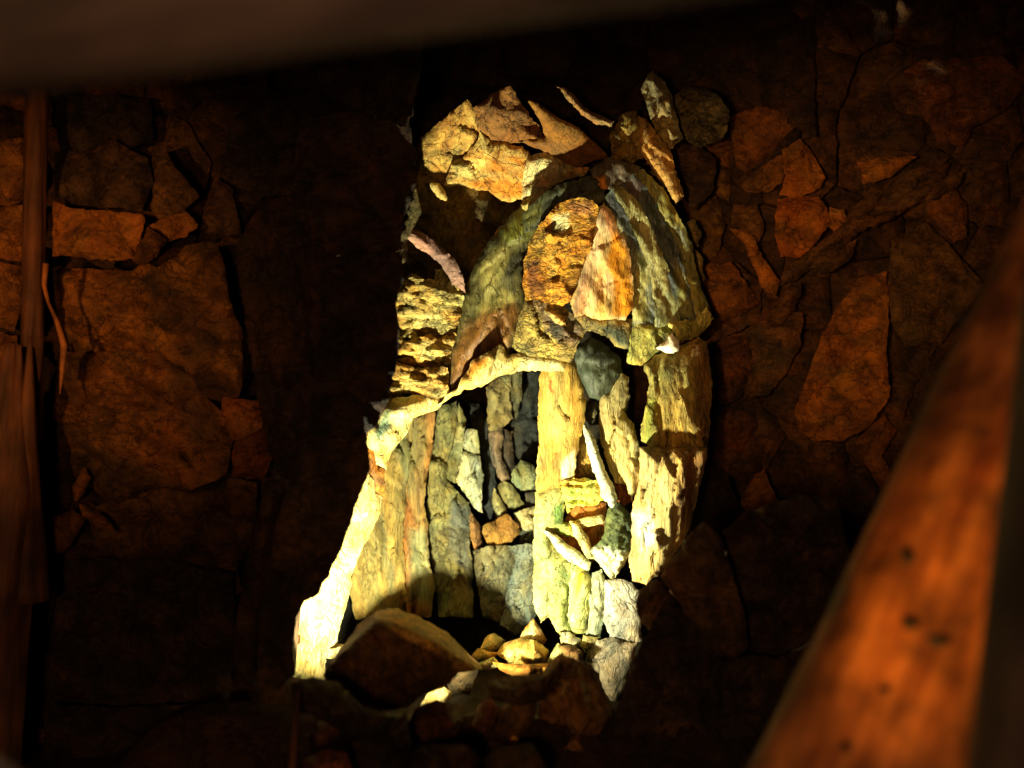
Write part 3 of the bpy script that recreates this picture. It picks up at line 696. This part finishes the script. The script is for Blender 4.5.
rock('rock_slab', Lw, [(262, 200), (300, 196), (336, 258), (340, 330), (330, 380), (320, 444), (290, 480), (270, 452), (264, 420), (258, 390), (246, 320), (236, 250)], 3.46, (76, 54, 38), (50, 38, 30), gx=.0, amp=.03, ns=26, asp=3, ang=88, facet=.015, fs=40, thick=.45, **K)
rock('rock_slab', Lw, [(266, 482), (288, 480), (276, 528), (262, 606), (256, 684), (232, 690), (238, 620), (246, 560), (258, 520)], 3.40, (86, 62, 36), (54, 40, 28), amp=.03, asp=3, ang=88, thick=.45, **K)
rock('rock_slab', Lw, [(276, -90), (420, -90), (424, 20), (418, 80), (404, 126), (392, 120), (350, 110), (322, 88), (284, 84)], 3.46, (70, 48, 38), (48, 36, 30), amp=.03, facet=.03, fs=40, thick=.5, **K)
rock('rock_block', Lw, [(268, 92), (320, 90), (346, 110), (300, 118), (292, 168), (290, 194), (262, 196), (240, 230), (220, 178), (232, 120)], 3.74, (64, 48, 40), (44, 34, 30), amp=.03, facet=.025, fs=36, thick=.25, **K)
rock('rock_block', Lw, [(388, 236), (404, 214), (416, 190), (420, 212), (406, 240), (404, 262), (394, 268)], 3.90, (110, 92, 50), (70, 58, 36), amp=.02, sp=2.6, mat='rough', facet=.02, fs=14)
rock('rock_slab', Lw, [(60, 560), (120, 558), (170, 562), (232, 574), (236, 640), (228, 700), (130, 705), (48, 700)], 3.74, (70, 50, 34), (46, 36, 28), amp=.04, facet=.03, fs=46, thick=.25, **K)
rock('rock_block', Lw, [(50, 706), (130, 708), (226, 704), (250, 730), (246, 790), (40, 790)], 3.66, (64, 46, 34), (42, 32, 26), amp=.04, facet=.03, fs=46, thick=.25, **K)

# ------------------------------------------------------------------ right wall
OR, OD = (170, 106, 42), (112, 70, 36)
R = dict(mat='wall', sp=3.6, thick=.16)
RP = [
    ([(728, 118), (760, 108), (796, 115), (791, 130), (781, 140), (761, 160), (746, 172), (738, 168), (734, 140)], 4.06, (130, 82, 38), OD),
    ([(706, 143), (726, 136), (734, 160), (728, 166), (714, 161)], 4.08, (110, 70, 36), OD),
    ([(750, 178), (766, 165), (781, 156), (786, 166), (781, 182), (770, 190), (748, 191), (742, 186)], 4.05, (120, 82, 40), OD),
    ([(783, 150), (800, 140), (812, 155), (824, 178), (820, 187), (796, 197), (780, 195), (787, 175)], 4.03, (176, 108, 38), OR),
    ([(778, 200), (800, 197), (818, 198), (826, 208), (830, 222), (818, 238), (800, 256), (781, 256), (776, 230)], 4.02, (180, 106, 34), (150, 84, 30)),
    ([(830, 208), (843, 210), (846, 220), (834, 232), (828, 222)], 4.00, (190, 128, 60), OR),
    ([(734, 205), (756, 206), (763, 226), (758, 242), (746, 231), (732, 222)], 4.06, (120, 84, 42), OD),
    ([(730, 229), (745, 231), (753, 238), (761, 258), (779, 281), (775, 296), (762, 286), (754, 265), (744, 240)], 4.00, (186, 116, 46), OR),
    ([(698, 266), (730, 262), (750, 290), (758, 303), (736, 315), (716, 322), (712, 300), (700, 282)], 4.03, (166, 102, 36), OD),
    ([(858, 163), (880, 158), (916, 157), (892, 175), (864, 183)], 4.02, (170, 108, 40), OR),
    ([(925, 190), (950, 184), (966, 205), (966, 236), (954, 241), (930, 215)], 4.05, (130, 80, 36), OD),
    ([(893, 240), (925, 224), (940, 238), (984, 286), (964, 310), (940, 342), (906, 346), (892, 320), (889, 275)], 4.06, (110, 78, 38), (80, 56, 34)),
    ([(840, 305), (858, 280), (886, 272), (888, 320), (885, 350), (889, 396), (870, 425), (842, 440), (816, 440), (800, 430), (796, 410), (811, 370), (824, 332)], 4.02, (170, 104, 34), (130, 78, 34)),
    ([(778, 420), (798, 426), (816, 442), (842, 444), (848, 480), (836, 512), (820, 502), (800, 455)], 4.10, (100, 64, 32), (66, 46, 30)),
    ([(710, 352), (722, 340), (744, 332), (752, 360), (740, 396), (724, 404), (712, 398)], 4.10, (112, 66, 34), (70, 44, 28)),
    ([(746, 330), (780, 312), (802, 314), (800, 342), (786, 372), (768, 394), (744, 396), (754, 360)], 4.08, (120, 82, 48), (70, 50, 34)),
    ([(706, 420), (726, 408), (752, 414), (756, 424), (741, 450), (716, 456)], 4.10, (112, 64, 34), (80, 46, 28)),
    ([(742, 502), (754, 476), (764, 470), (772, 490), (779, 506), (774, 511), (750, 523)], 4.04, (150, 96, 38), OD),
    ([(726, 440), (750, 430), (764, 445), (760, 470), (744, 480), (728, 470)], 4.12, (96, 62, 34), (60, 42, 28)),
    ([(856, 441), (884, 416), (896, 430), (880, 456), (892, 476), (882, 490), (868, 466)], 4.04, (150, 90, 36), OD),
    ([(893, 352), (936, 347), (916, 382), (902, 420), (886, 410), (894, 385)], 4.10, (96, 60, 34), (66, 44, 30)),
    ([(905, 72), (920, 62), (1000, 56), (1030, 80), (1002, 112), (972, 126), (962, 146), (940, 142), (924, 115)], 4.02, (120, 70, 38), (90, 54, 34)),
    ([(690, 205), (716, 196), (724, 226), (716, 256), (702, 262), (698, 240)], 4.09, (120, 84, 36), (80, 56, 32)),
    ([(712, 168), (730, 172), (728, 200), (714, 192)], 4.10, (130, 92, 40), (80, 56, 32)),
    ([(842, 470), (866, 466), (880, 494), (866, 530), (846, 540), (838, 512)], 4.10, (84, 54, 32), (56, 40, 28)),
    ([(706, 460), (726, 474), (738, 508), (716, 520), (700, 512), (700, 486)], 4.10, (74, 52, 34), (52, 38, 28)),
]
for poly, Y, a, b in RP:
    rock('rock_block', Rw, poly, Y, a, b, amp=.022, ns=22, facet=.022, fs=22, bulge=.02, edge=.03, gx=random.Random(int(poly[0][0])).uniform(-.05, .05), **R)
# diagonal seam of thin shale slivers
rs = random.Random(5)
for k in range(26):
    t = k / 25.0
    x = 776 + 165 * t + rs.uniform(-8, 8); y = 300 - 132 * t + rs.uniform(-20, 20)
    ln = rs.uniform(14, 26); wd = rs.uniform(4, 8); a = math.radians(-40 + rs.uniform(-14, 14))
    c, s = math.cos(a), math.sin(a)
    q = [(-ln, -wd * .2), (-ln * .4, -wd), (ln * .5, -wd * .8), (ln, wd * .1), (ln * .5, wd), (-ln * .5, wd * .8)]
    rock('rock_sliver', Rw, [(x + c * u - s * v, y + s * u + c * v) for u, v in q], 4.03 + rs.uniform(-.03, .04), (112, 76, 42), (80, 52, 32), gx=rs.uniform(-.1, .1), amp=.01, mat='wall', sp=3.4, thick=.1)
rock('rock_block', B, [(668, 592), (680, 574), (694, 558), (716, 542), (750, 536), (762, 602), (690, 604)], 3.78, (90, 70, 44), (60, 48, 34), thick=.5)  # unseen block added to keep niche light off the right wall
# dark lower right mass in front of the pillar's foot
rock('rock_block', Rw, [(640, 592), (656, 580), (672, 596), (676, 612), (664, 622), (652, 632), (642, 622), (637, 606)], 3.78, (112, 80, 42), (70, 52, 32), amp=.02, asp=2, ang=-45, facet=.02, fs=14, thick=.5, mat='rough', sp=2.6)
rock('rock_slab', Rw, [(660, 576), (680, 550), (692, 532), (704, 522), (718, 536), (730, 570), (742, 610), (746, 646), (734, 658), (716, 652), (700, 636), (682, 604)], 3.72, (116, 84, 46), (72, 54, 34), gx=-.05, amp=.02, ns=22, asp=2.5, ang=75, facet=.02, fs=26, thick=.5, mat='wall', sp=3)
rock('rock_slab', Rw, [(722, 534), (744, 514), (800, 496), (836, 500), (850, 560), (836, 610), (810, 640), (776, 656), (750, 650), (744, 606), (732, 566)], 3.84, (76, 56, 40), (50, 38, 30), amp=.04, facet=.03, fs=40, thick=.5, mat='wall', sp=4)
rock('rock_slab', Rw, [(644, 640), (664, 604), (704, 616), (722, 650), (722, 700), (700, 760), (640, 775), (612, 730), (622, 700), (634, 664)], 3.74, (84, 62, 42), (54, 42, 32), amp=.03, ns=20, asp=2.5, ang=85, facet=.02, fs=30, thick=.5, mat='wall', sp=3.4)
rock('rock_slab', Rw, [(724, 662), (752, 656), (776, 660), (812, 644), (806, 700), (780, 780), (708, 785), (704, 760), (724, 704)], 3.72, (70, 52, 38), (48, 38, 30), amp=.03, asp=2, ang=85, facet=.02, fs=36, thick=.5, mat='wall', sp=4)


# ------------------------------------------------------------------ filler blocks between the traced ones
def cells(x0, x1, y0, y1, dx, dy, seed):
    r = random.Random(seed)
    S = []
    nx, ny = int((x1 - x0) / dx) + 1, int((y1 - y0) / dy) + 1
    for j in range(ny):
        for i in range(nx):
            S.append((x0 + (i + r.uniform(.1, .9)) * dx, y0 + (j + r.uniform(.1, .9)) * dy))
    out = []
    for i, (sx, sy) in enumerate(S):
        poly = [(sx - dx * 1.6, sy - dy * 1.6), (sx + dx * 1.6, sy - dy * 1.6), (sx + dx * 1.6, sy + dy * 1.6), (sx - dx * 1.6, sy + dy * 1.6)]
        for k, (tx, ty) in enumerate(S):
            if k == i or abs(tx - sx) > 3.4 * dx or abs(ty - sy) > 3.4 * dy: continue
            mx, my = (sx + tx) / 2, (sy + ty) / 2
            nxv, nyv = tx - sx, ty - sy
            new = []
            for a in range(len(poly)):
                p, q = poly[a], poly[(a + 1) % len(poly)]
                dp = (p[0] - mx) * nxv + (p[1] - my) * nyv
                dq = (q[0] - mx) * nxv + (q[1] - my) * nyv
                if dp <= 0: new.append(p)
                if (dp < 0 < dq) or (dq < 0 < dp):
                    t = dp / (dp - dq)
                    new.append((p[0] + (q[0] - p[0]) * t, p[1] + (q[1] - p[1]) * t))
            poly = new
            if len(poly) < 3: break
        if len(poly) >= 3:
            out.append([(sx + (px - sx) * .96, sy + (py - sy) * .96) for px, py in poly])
    return out


TRACED_R = [p for p, *_ in RP]
for poly in cells(716, 1150, -60, 760, 62, 54, 11):
    cx = sum(p[0] for p in poly) / len(poly); cy = sum(p[1] for p in poly) / len(poly)
    if abs(cx - 740) < 110 and 500 < cy < 760: continue
    r = random.Random(int(cx * 13 + cy))
    k = r.uniform(.75, 1.15)
    rock('rock_block', Rw, poly, 4.16 + r.uniform(-.04, .03), (96 * k, 62 * k, 36 * k), (66 * k, 46 * k, 32 * k), gx=r.uniform(-.08, .08), gy=r.uniform(-.06, .06), amp=.03, facet=.025, fs=28, mat='wall', sp=5, thick=.12)
for poly in cells(-170, 290, -60, 760, 76, 64, 12):
    cx = sum(p[0] for p in poly) / len(poly); cy = sum(p[1] for p in poly) / len(poly)
    if max(p[0] for p in poly) > 300: continue
    if 60 < cx < 235 and 270 < cy < 480: continue
    r = random.Random(int(cx * 13 + cy))
    k = r.uniform(.75, 1.15)
    rock('rock_block', Lw, poly, 3.84 + r.uniform(-.03, .03), (96 * k, 64 * k, 38 * k), (66 * k, 46 * k, 32 * k), gx=r.uniform(-.08, .08), gy=r.uniform(-.06, .06), amp=.03, facet=.025, fs=28, mat='wall', sp=5, thick=.12)
for poly in cells(330, 720, -60, 110, 60, 48, 13):
    cx = sum(p[0] for p in poly) / len(poly); cy = sum(p[1] for p in poly) / len(poly)
    r = random.Random(int(cx * 13 + cy))
    k = r.uniform(.75, 1.1)
    rock('rock_block', B, poly, 4.24 + r.uniform(-.03, .03), (84 * k, 56 * k, 40 * k), (56 * k, 40 * k, 32 * k), gx=r.uniform(-.08, .08), gy=-.06, amp=.03, facet=.025, fs=28, mat='wall', sp=4.5, thick=.2)
for poly in ([(410, 120), (425, 108), (450, 96), (470, 92), (452, 110), (434, 126), (420, 138), (414, 150)], [(586, 120), (612, 118), (622, 112), (640, 100), (646, 116), (612, 134), (606, 152), (592, 140)], [(515, 92), (532, 98), (560, 96), (584, 112), (560, 118), (540, 104), (528, 112)], [(676, 145), (700, 148), (716, 160), (712, 190), (694, 210), (684, 190), (676, 165)]):
    rock('rock_block', B, poly, 4.03, (80, 56, 40), (56, 40, 32), amp=.02, facet=.02, fs=20, mat='wall', sp=3.4, thick=.2)

# ------------------------------------------------------------------ timber
M['timber_old'] = wood_material('old_brown_timber', (66, 40, 24), (118, 72, 40))
M['timber_orange'] = wood_material('bare_orange_timber', (130, 66, 26), (206, 132, 64), scale=.8, bump=.3, blotch=17.0)
M['timber_dark'] = wood_material('dark_weathered_timber', (44, 36, 32), (84, 70, 60))
M['knot'] = wood_material('dark_knot', (26, 20, 18), (50, 40, 36), scale=2)
M['rope'] = wood_material('grey_rope', (88, 92, 98), (130, 132, 136), scale=4)


def log(name, A, Bp, r0, r1, mat, parent=None, seed=1, nseg=40, nring=40, rough=.06, bend=0.0, taper_end=0.0):
    A, Bp = Vector(A), Vector(Bp)
    L = (Bp - A).length
    th = np.linspace(0, 2 * math.pi, nseg, endpoint=False)
    V = []; Fc = []
    for j in range(nring + 1):
        t = j / nring
        r = r0 + (r1 - r0) * t
        u = np.full(nseg, t * L * 3.0)
        nz = fbm(np.cos(th) * 1.6 + 5, np.sin(th) * 1.6 + u, seed, 4) - .5
        gr = fbm(th * 3.0, np.full(nseg, t * 1.4), seed + 9, 3) - .5
        rr = r * (1 + rough * 2 * nz + rough * gr)
        if taper_end and t > 1 - taper_end:
            q = (t - (1 - taper_end)) / taper_end
            rr = rr * (1 - .9 * q * (0.5 + vn(th * 2.2, np.full(nseg, 3.0), seed)))
            rr = np.maximum(rr, r * .02)
        ox = bend * math.sin(t * math.pi)
        for a, R_ in zip(th, rr):
            V.append((math.cos(a) * R_ + ox, math.sin(a) * R_, t * L))
    for j in range(nring):
        for i in range(nseg):
            i2 = (i + 1) % nseg
            Fc.append((j * nseg + i, j * nseg + i2, (j + 1) * nseg + i2, (j + 1) * nseg + i))
    Fc.append(tuple(range(nseg))[::-1]); Fc.append(tuple(nring * nseg + i for i in range(nseg)))
    me = bpy.data.meshes.new(name); me.from_pydata(V, [], Fc)
    me.polygons.foreach_set('use_smooth', [True] * len(me.polygons)); me.materials.append(M[mat]); me.update()
    o = bpy.data.objects.new(name, me); COL.objects.link(o)
    q = (Bp - A).to_track_quat('Z', 'Y')
    o.rotation_mode = 'QUATERNION'; o.rotation_quaternion = q
    o.location = A - (parent.location if parent else Vector((0, 0, 0)))
    if parent: o.parent = parent
    return o


def empty(name, loc):
    e = bpy.data.objects.new(name, None); COL.objects.link(e); e.location = loc; return e


# leaning orange trunk, right foreground
A = P(878, 768, 1.9); Bq = P(1070, 310, 2.2)
dv = Bq - A
base = A + dv * (-(A.z + .02) / dv.z); topq = A + dv * ((2.44 - A.z) / dv.z)
tr = tag(empty('leaning_log', base), 'smooth orange tree trunk leaning right in the blurred foreground', 'timber')
log('trunk', base, topq, .172, .10, 'timber_orange', tr, seed=31, rough=.05, nring=60)


def knot(parent, px, py, Y, rx, rz, seed):
    c = P(px, py, Y)
    V = []; Fc = []
    n = 14; rr = random.Random(seed)
    for k, (s, yy) in enumerate(((1.0, .012), (.75, -.006), (.35, -.010))):
        for i in range(n):
            a = 2 * math.pi * i / n
            q = s * (1 + .22 * math.sin(3 * a + seed) + rr.uniform(-.08, .08))
            V.append((c.x + math.cos(a) * rx * q, c.y + yy, c.z + math.sin(a) * rz * q))
    for k in range(2):
        for i in range(n):
            Fc.append((k * n + i, k * n + (i + 1) % n, (k + 1) * n + (i + 1) % n, (k + 1) * n + i))
    Fc.append(tuple(2 * n + i for i in range(n))); Fc.append(tuple(range(n))[::-1])
    o = mesh_obj('knot', V, Fc, M['knot'], None, None, c)
    o.parent = parent; o.location = c - parent.location
    return o


def on_log(px, py, a, b, r0, r1):
    """depth at which the sight line meets the log's near side"""
    o = Vector(CAM); d = (P(px, py, 1.0) - o)
    ax = (b - a).normalized()
    bestY = None
    for i in range(400):
        Y = 1.2 + i * .004
        q = o + d * Y
        t = (q - a).dot(ax); r = r0 + (r1 - r0) * t / (b - a).length
        if (q - (a + ax * t)).length < r * .98: return Y
    return 1.8


for i, (kx, ky, rx, rz) in enumerate(((908, 560, .007, .018), (938, 641, .018, .010), (910, 624, .011, .009), (884, 540, .005, .005), (846, 748, .006, .008), (960, 318, .008, .008), (884, 690, .006, .006))):
    knot(tr, kx, ky, on_log(kx, ky, base, topq, .172, .10), rx, rz, i)
# dark post at the right frame edge
b0 = P(1112, 768, 1.5); b1 = P(1166, 230, 1.6); dv = b1 - b0
pb = b0 + dv * (-(b0.z + .02) / dv.z); pt = b0 + dv * ((2.44 - b0.z) / dv.z)
po = tag(empty('timber_post', pb), 'dark weathered timber post at the right frame edge', 'timber')
log('trunk', pb, pt, .152, .14, 'timber_dark', po, seed=44, rough=.05)
# beam across the top
bm0 = P(-700, 60, 1.15); bm1 = P(1500, -244, 1.15)
be = tag(empty('timber_beam', bm0), 'blurred brown timber beam crossing the top of the view', 'beam')
log('beam', bm0, bm1, .105, .105, 'timber_dark', be, seed=52, rough=.05, nring=60)
# old post on the left
lp_b = P(-24, 900, 3.42); lp_b.z = -.02
lp = tag(empty('timber_post', lp_b), 'old splintered timber post by the left rock wall', 'timber')
log('trunk', lp_b, P(16, 345, 3.46), .088, .080, 'timber_old', lp, seed=61, rough=.16, nring=70, taper_end=.3)
log('upper_trunk', P(30, 440, 3.57), P(41, -120, 3.52), .029, .026, 'timber_old', lp, seed=62, rough=.22, nring=50)
log('splinter', P(22, 600, 3.45), P(30, 336, 3.44), .062, .004, 'timber_old', lp, seed=63, rough=.2, nring=20, nseg=16)
# root hanging beside it
tagroot = [(152, 240, 3.50), (120, 262, 3.50), (70, 262, 3.47), (46, 264, 3.45), (44, 285, 3.45), (48, 302, 3.46), (57, 322, 3.46), (64, 345, 3.47), (62, 372, 3.48), (60, 394, 3.49)][3:]
V = []; Fc = []
n = 10
pts = [P(*q) for q in tagroot]
rad = [.008, .006, .004, .006, .009, .006, .002]
for p, r in zip(pts, rad):
    for i in range(n):
        a = 2 * math.pi * i / n
        V.append((p.x + math.cos(a) * r, p.y + math.sin(a) * r, p.z + math.sin(a * 2) * r * .3))
for j in range(len(pts) - 1):
    for i in range(n):
        Fc.append((j * n + i, j * n + (i + 1) % n, (j + 1) * n + (i + 1) % n, (j + 1) * n + i))
Fc.append(tuple(range(n))[::-1]); Fc.append(tuple((len(pts) - 1) * n + i for i in range(n)))
ro = mesh_obj('root', V, Fc, M['timber_orange'], None, None, tuple(pts[-1]))
tag(ro, 'thin brown root hanging down the rock beside the left post', 'root')
# blurred grey handrail, lower left corner
hr = log('handrail', P(-330, 560, 1.15), P(260, 960, 1.25), .017, .017, 'rope', None, seed=71, rough=.03, nring=30, nseg=20)
tag(hr, 'blurred grey handrail crossing the lower left corner', 'handrail')

# ------------------------------------------------------------------ loose rocks
def stone(label, poly, Y, c1, c2, cat='rock', **kw):
    args = dict(amp=.02, ns=18, facet=.025, fs=20, bulge=.08, edge=.05, ew=7, thick=.12, mat='rough', sp=2.8)
    nm = kw.pop('name', 'loose_rock')
    args.update(kw)
    return tag(rock(nm, None, poly, Y, c1, c2, **args), label, cat)


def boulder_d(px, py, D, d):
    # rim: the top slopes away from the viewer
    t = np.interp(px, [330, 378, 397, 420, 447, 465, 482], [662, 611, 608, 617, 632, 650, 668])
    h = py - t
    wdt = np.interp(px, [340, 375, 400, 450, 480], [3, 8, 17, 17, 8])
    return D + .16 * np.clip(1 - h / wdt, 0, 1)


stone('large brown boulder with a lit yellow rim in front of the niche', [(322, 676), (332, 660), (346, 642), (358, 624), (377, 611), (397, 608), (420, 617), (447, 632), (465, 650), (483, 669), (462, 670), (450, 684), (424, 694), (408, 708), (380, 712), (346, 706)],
      3.12, (126, 90, 44), (92, 64, 36), name='boulder', dfun=boulder_d, bulge=.06, amp=.02, sp=2.6, thick=.16, patches=[([(374, 612), (398, 606), (448, 630), (486, 668), (462, 670), (440, 655), (410, 640), (385, 626)], (226, 184, 96), 4)])  # rim patch paints in light bounced from the niche
stone('mauve stone shard jutting out beside the left of the dome', [(405, 237), (409, 231), (416, 230), (426, 235), (445, 250), (456, 262), (463, 275), (466, 294), (460, 289), (452, 283), (448, 275), (438, 262), (425, 252), (415, 246)],
      3.92, (178, 140, 126), (146, 108, 98), name='stone_shard', cat='shard', thick=.08, bulge=.004, edge=.002, ew=2, amp=.01, facet=.008, fs=12, sp=2, mat='smooth', asp=3, ang=48)
SR = [
    ('pale yellow rock topped with rust in the lit pile', [(496, 654), (504, 643), (520, 638), (535, 640), (549, 650), (547, 662), (530, 665), (510, 664)], 3.92, (226, 196, 110), (196, 140, 60)),
    ('pointed cream rock at the back of the lit pile', [(519, 640), (524, 630), (533, 619), (540, 628), (547, 640), (540, 648), (526, 646)], 4.06, CREAM, OCH),
    ('small white-lit rock at the left of the lit pile', [(480, 650), (486, 637), (494, 633), (506, 641), (500, 648), (490, 652)], 4.02, CREAM, YEL),
    ('flat white-lit flake low in the lit pile', [(475, 664), (486, 660), (494, 657), (502, 666), (490, 670), (478, 669)], 3.86, CREAM, CREAM),
    ('small brown flake between boulder and lit pile', [(471, 656), (478, 648), (490, 652), (500, 652), (494, 658), (480, 662)], 3.95, (206, 170, 90), OCH),
    ('long rust coloured slab under the lit pile', [(492, 662), (520, 665), (546, 663), (560, 664), (552, 672), (528, 678), (512, 676), (500, 670)], 3.76, (196, 136, 50), (150, 100, 44)),
    ('narrow upright cream flake right of the lit pile', [(545, 664), (552, 652), (558, 643), (566, 650), (560, 660), (550, 668)], 3.88, (214, 196, 130), OLV),
    ('brown wedge behind the narrow cream flake', [(560, 646), (572, 644), (584, 652), (580, 664), (566, 660)], 3.84, (166, 130, 70), BRN),
    ('big dim brown rock below the pillar foot', [(545, 668), (560, 654), (574, 658), (590, 672), (604, 694), (622, 726), (634, 760), (620, 785), (556, 785), (540, 750), (538, 700)], 3.55, (110, 80, 44), (76, 56, 36)),
    ('flat dim brown rock left of the big brown rock', [(494, 732), (502, 708), (520, 692), (538, 684), (536, 712), (528, 734), (510, 742)], 3.46, (104, 74, 42), (72, 52, 34)),
    ('reddish rock in the dark rubble under the lit flake', [(472, 726), (478, 704), (490, 696), (498, 708), (494, 726), (484, 734)], 3.46, (104, 68, 48), (76, 50, 38)),
    ('rounded reddish rock under the small white gap', [(408, 724), (416, 708), (436, 700), (456, 704), (464, 722), (452, 740), (424, 742)], 3.40, (96, 62, 46), (70, 46, 38)),
    ('reddish square rock low in the left rubble', [(304, 736), (318, 722), (334, 718), (346, 728), (330, 746), (314, 748)], 3.36, (96, 62, 50), (70, 46, 40)),
    ('broad reddish rock at the bottom edge left of centre', [(296, 790), (304, 760), (326, 748), (346, 752), (354, 775), (350, 795)], 3.14, (108, 64, 46), (80, 48, 38)),
    ('dark flat ledge rock left of the boulder', [(290, 684), (312, 676), (338, 682), (362, 706), (386, 714), (380, 732), (350, 738), (318, 718), (296, 710)], 3.12, (70, 54, 38), (48, 38, 30)),
    ('dark rock wedged under the boulder', [(352, 742), (384, 728), (406, 712), (412, 742), (404, 775), (366, 785)], 3.22, (66, 50, 38), (46, 36, 30)),
    ('dark rock at the bottom edge below the rounded one', [(410, 752), (430, 744), (466, 744), (480, 760), (474, 795), (410, 795)], 3.16, (70, 50, 40), (48, 36, 30)),
    ('tiny yellow chip in the dark rubble', [(508, 742), (513, 736), (519, 738), (516, 743), (510, 745)], 3.42, (190, 130, 50), OCH),
    ('dark angular rock at the bottom edge right of centre', [(484, 760), (500, 746), (532, 742), (548, 770), (540, 795), (486, 795)], 3.22, (72, 54, 38), (50, 38, 30)),
    ('dim brown slab between the lit pile and the big brown rock', [(486, 682), (512, 676), (540, 674), (556, 668), (548, 700), (520, 706), (492, 700)], 3.28, (96, 72, 42), (70, 54, 34)),
    ('dim brown rock at the foot of the grey slabs', [(576, 660), (592, 664), (604, 694), (612, 716), (600, 730), (584, 700)], 3.38, (104, 80, 46), (76, 58, 36)),
    ('low brown rock lying behind the boulder at the niche mouth', [(350, 694), (366, 650), (384, 634), (404, 628), (430, 632), (456, 645), (480, 664), (470, 694)], 3.74, (112, 84, 46), (76, 58, 36)),
    ('lit cream rock glimpsed through the gap under the boulder', [(420, 706), (428, 693), (444, 687), (452, 692), (448, 704), (432, 710)], 3.61, CREAM, CREAM),
]
for lab, poly, Y, a, b in SR:
    if Y < 3.6:
        a = tuple(min(255, q * 1.4) for q in a); b = tuple(min(255, q * 1.4) for q in b)
    Y = Y - .26 if Y < 3.6 else Y + .1
    sz = max(p[0] for p in poly) - min(p[0] for p in poly)
    stone(lab, poly, Y, a, b, bulge=min(.05, sz * .0009), sp=2.2 if sz < 60 else 3.2, thick=min(.14, .02 + sz * .0018) if Y < 3.7 else .05, fs=max(8, sz * .3), facet=.014 if sz < 50 else .04, edge=.012 if sz < 50 else .02, amp=.01 if sz < 50 else .025, ew=3 if sz < 50 else 7, jag=1.0)
stk = log('wooden_stake', P(282, 900, 2.76), P(298, 690, 2.8), .014, .006, 'timber_old', None, seed=81, rough=.1, nring=20, nseg=14)
tag(stk, 'thin reddish wooden stake standing in the lower left rubble', 'stake')
print('ROCKS', COUNT[0])
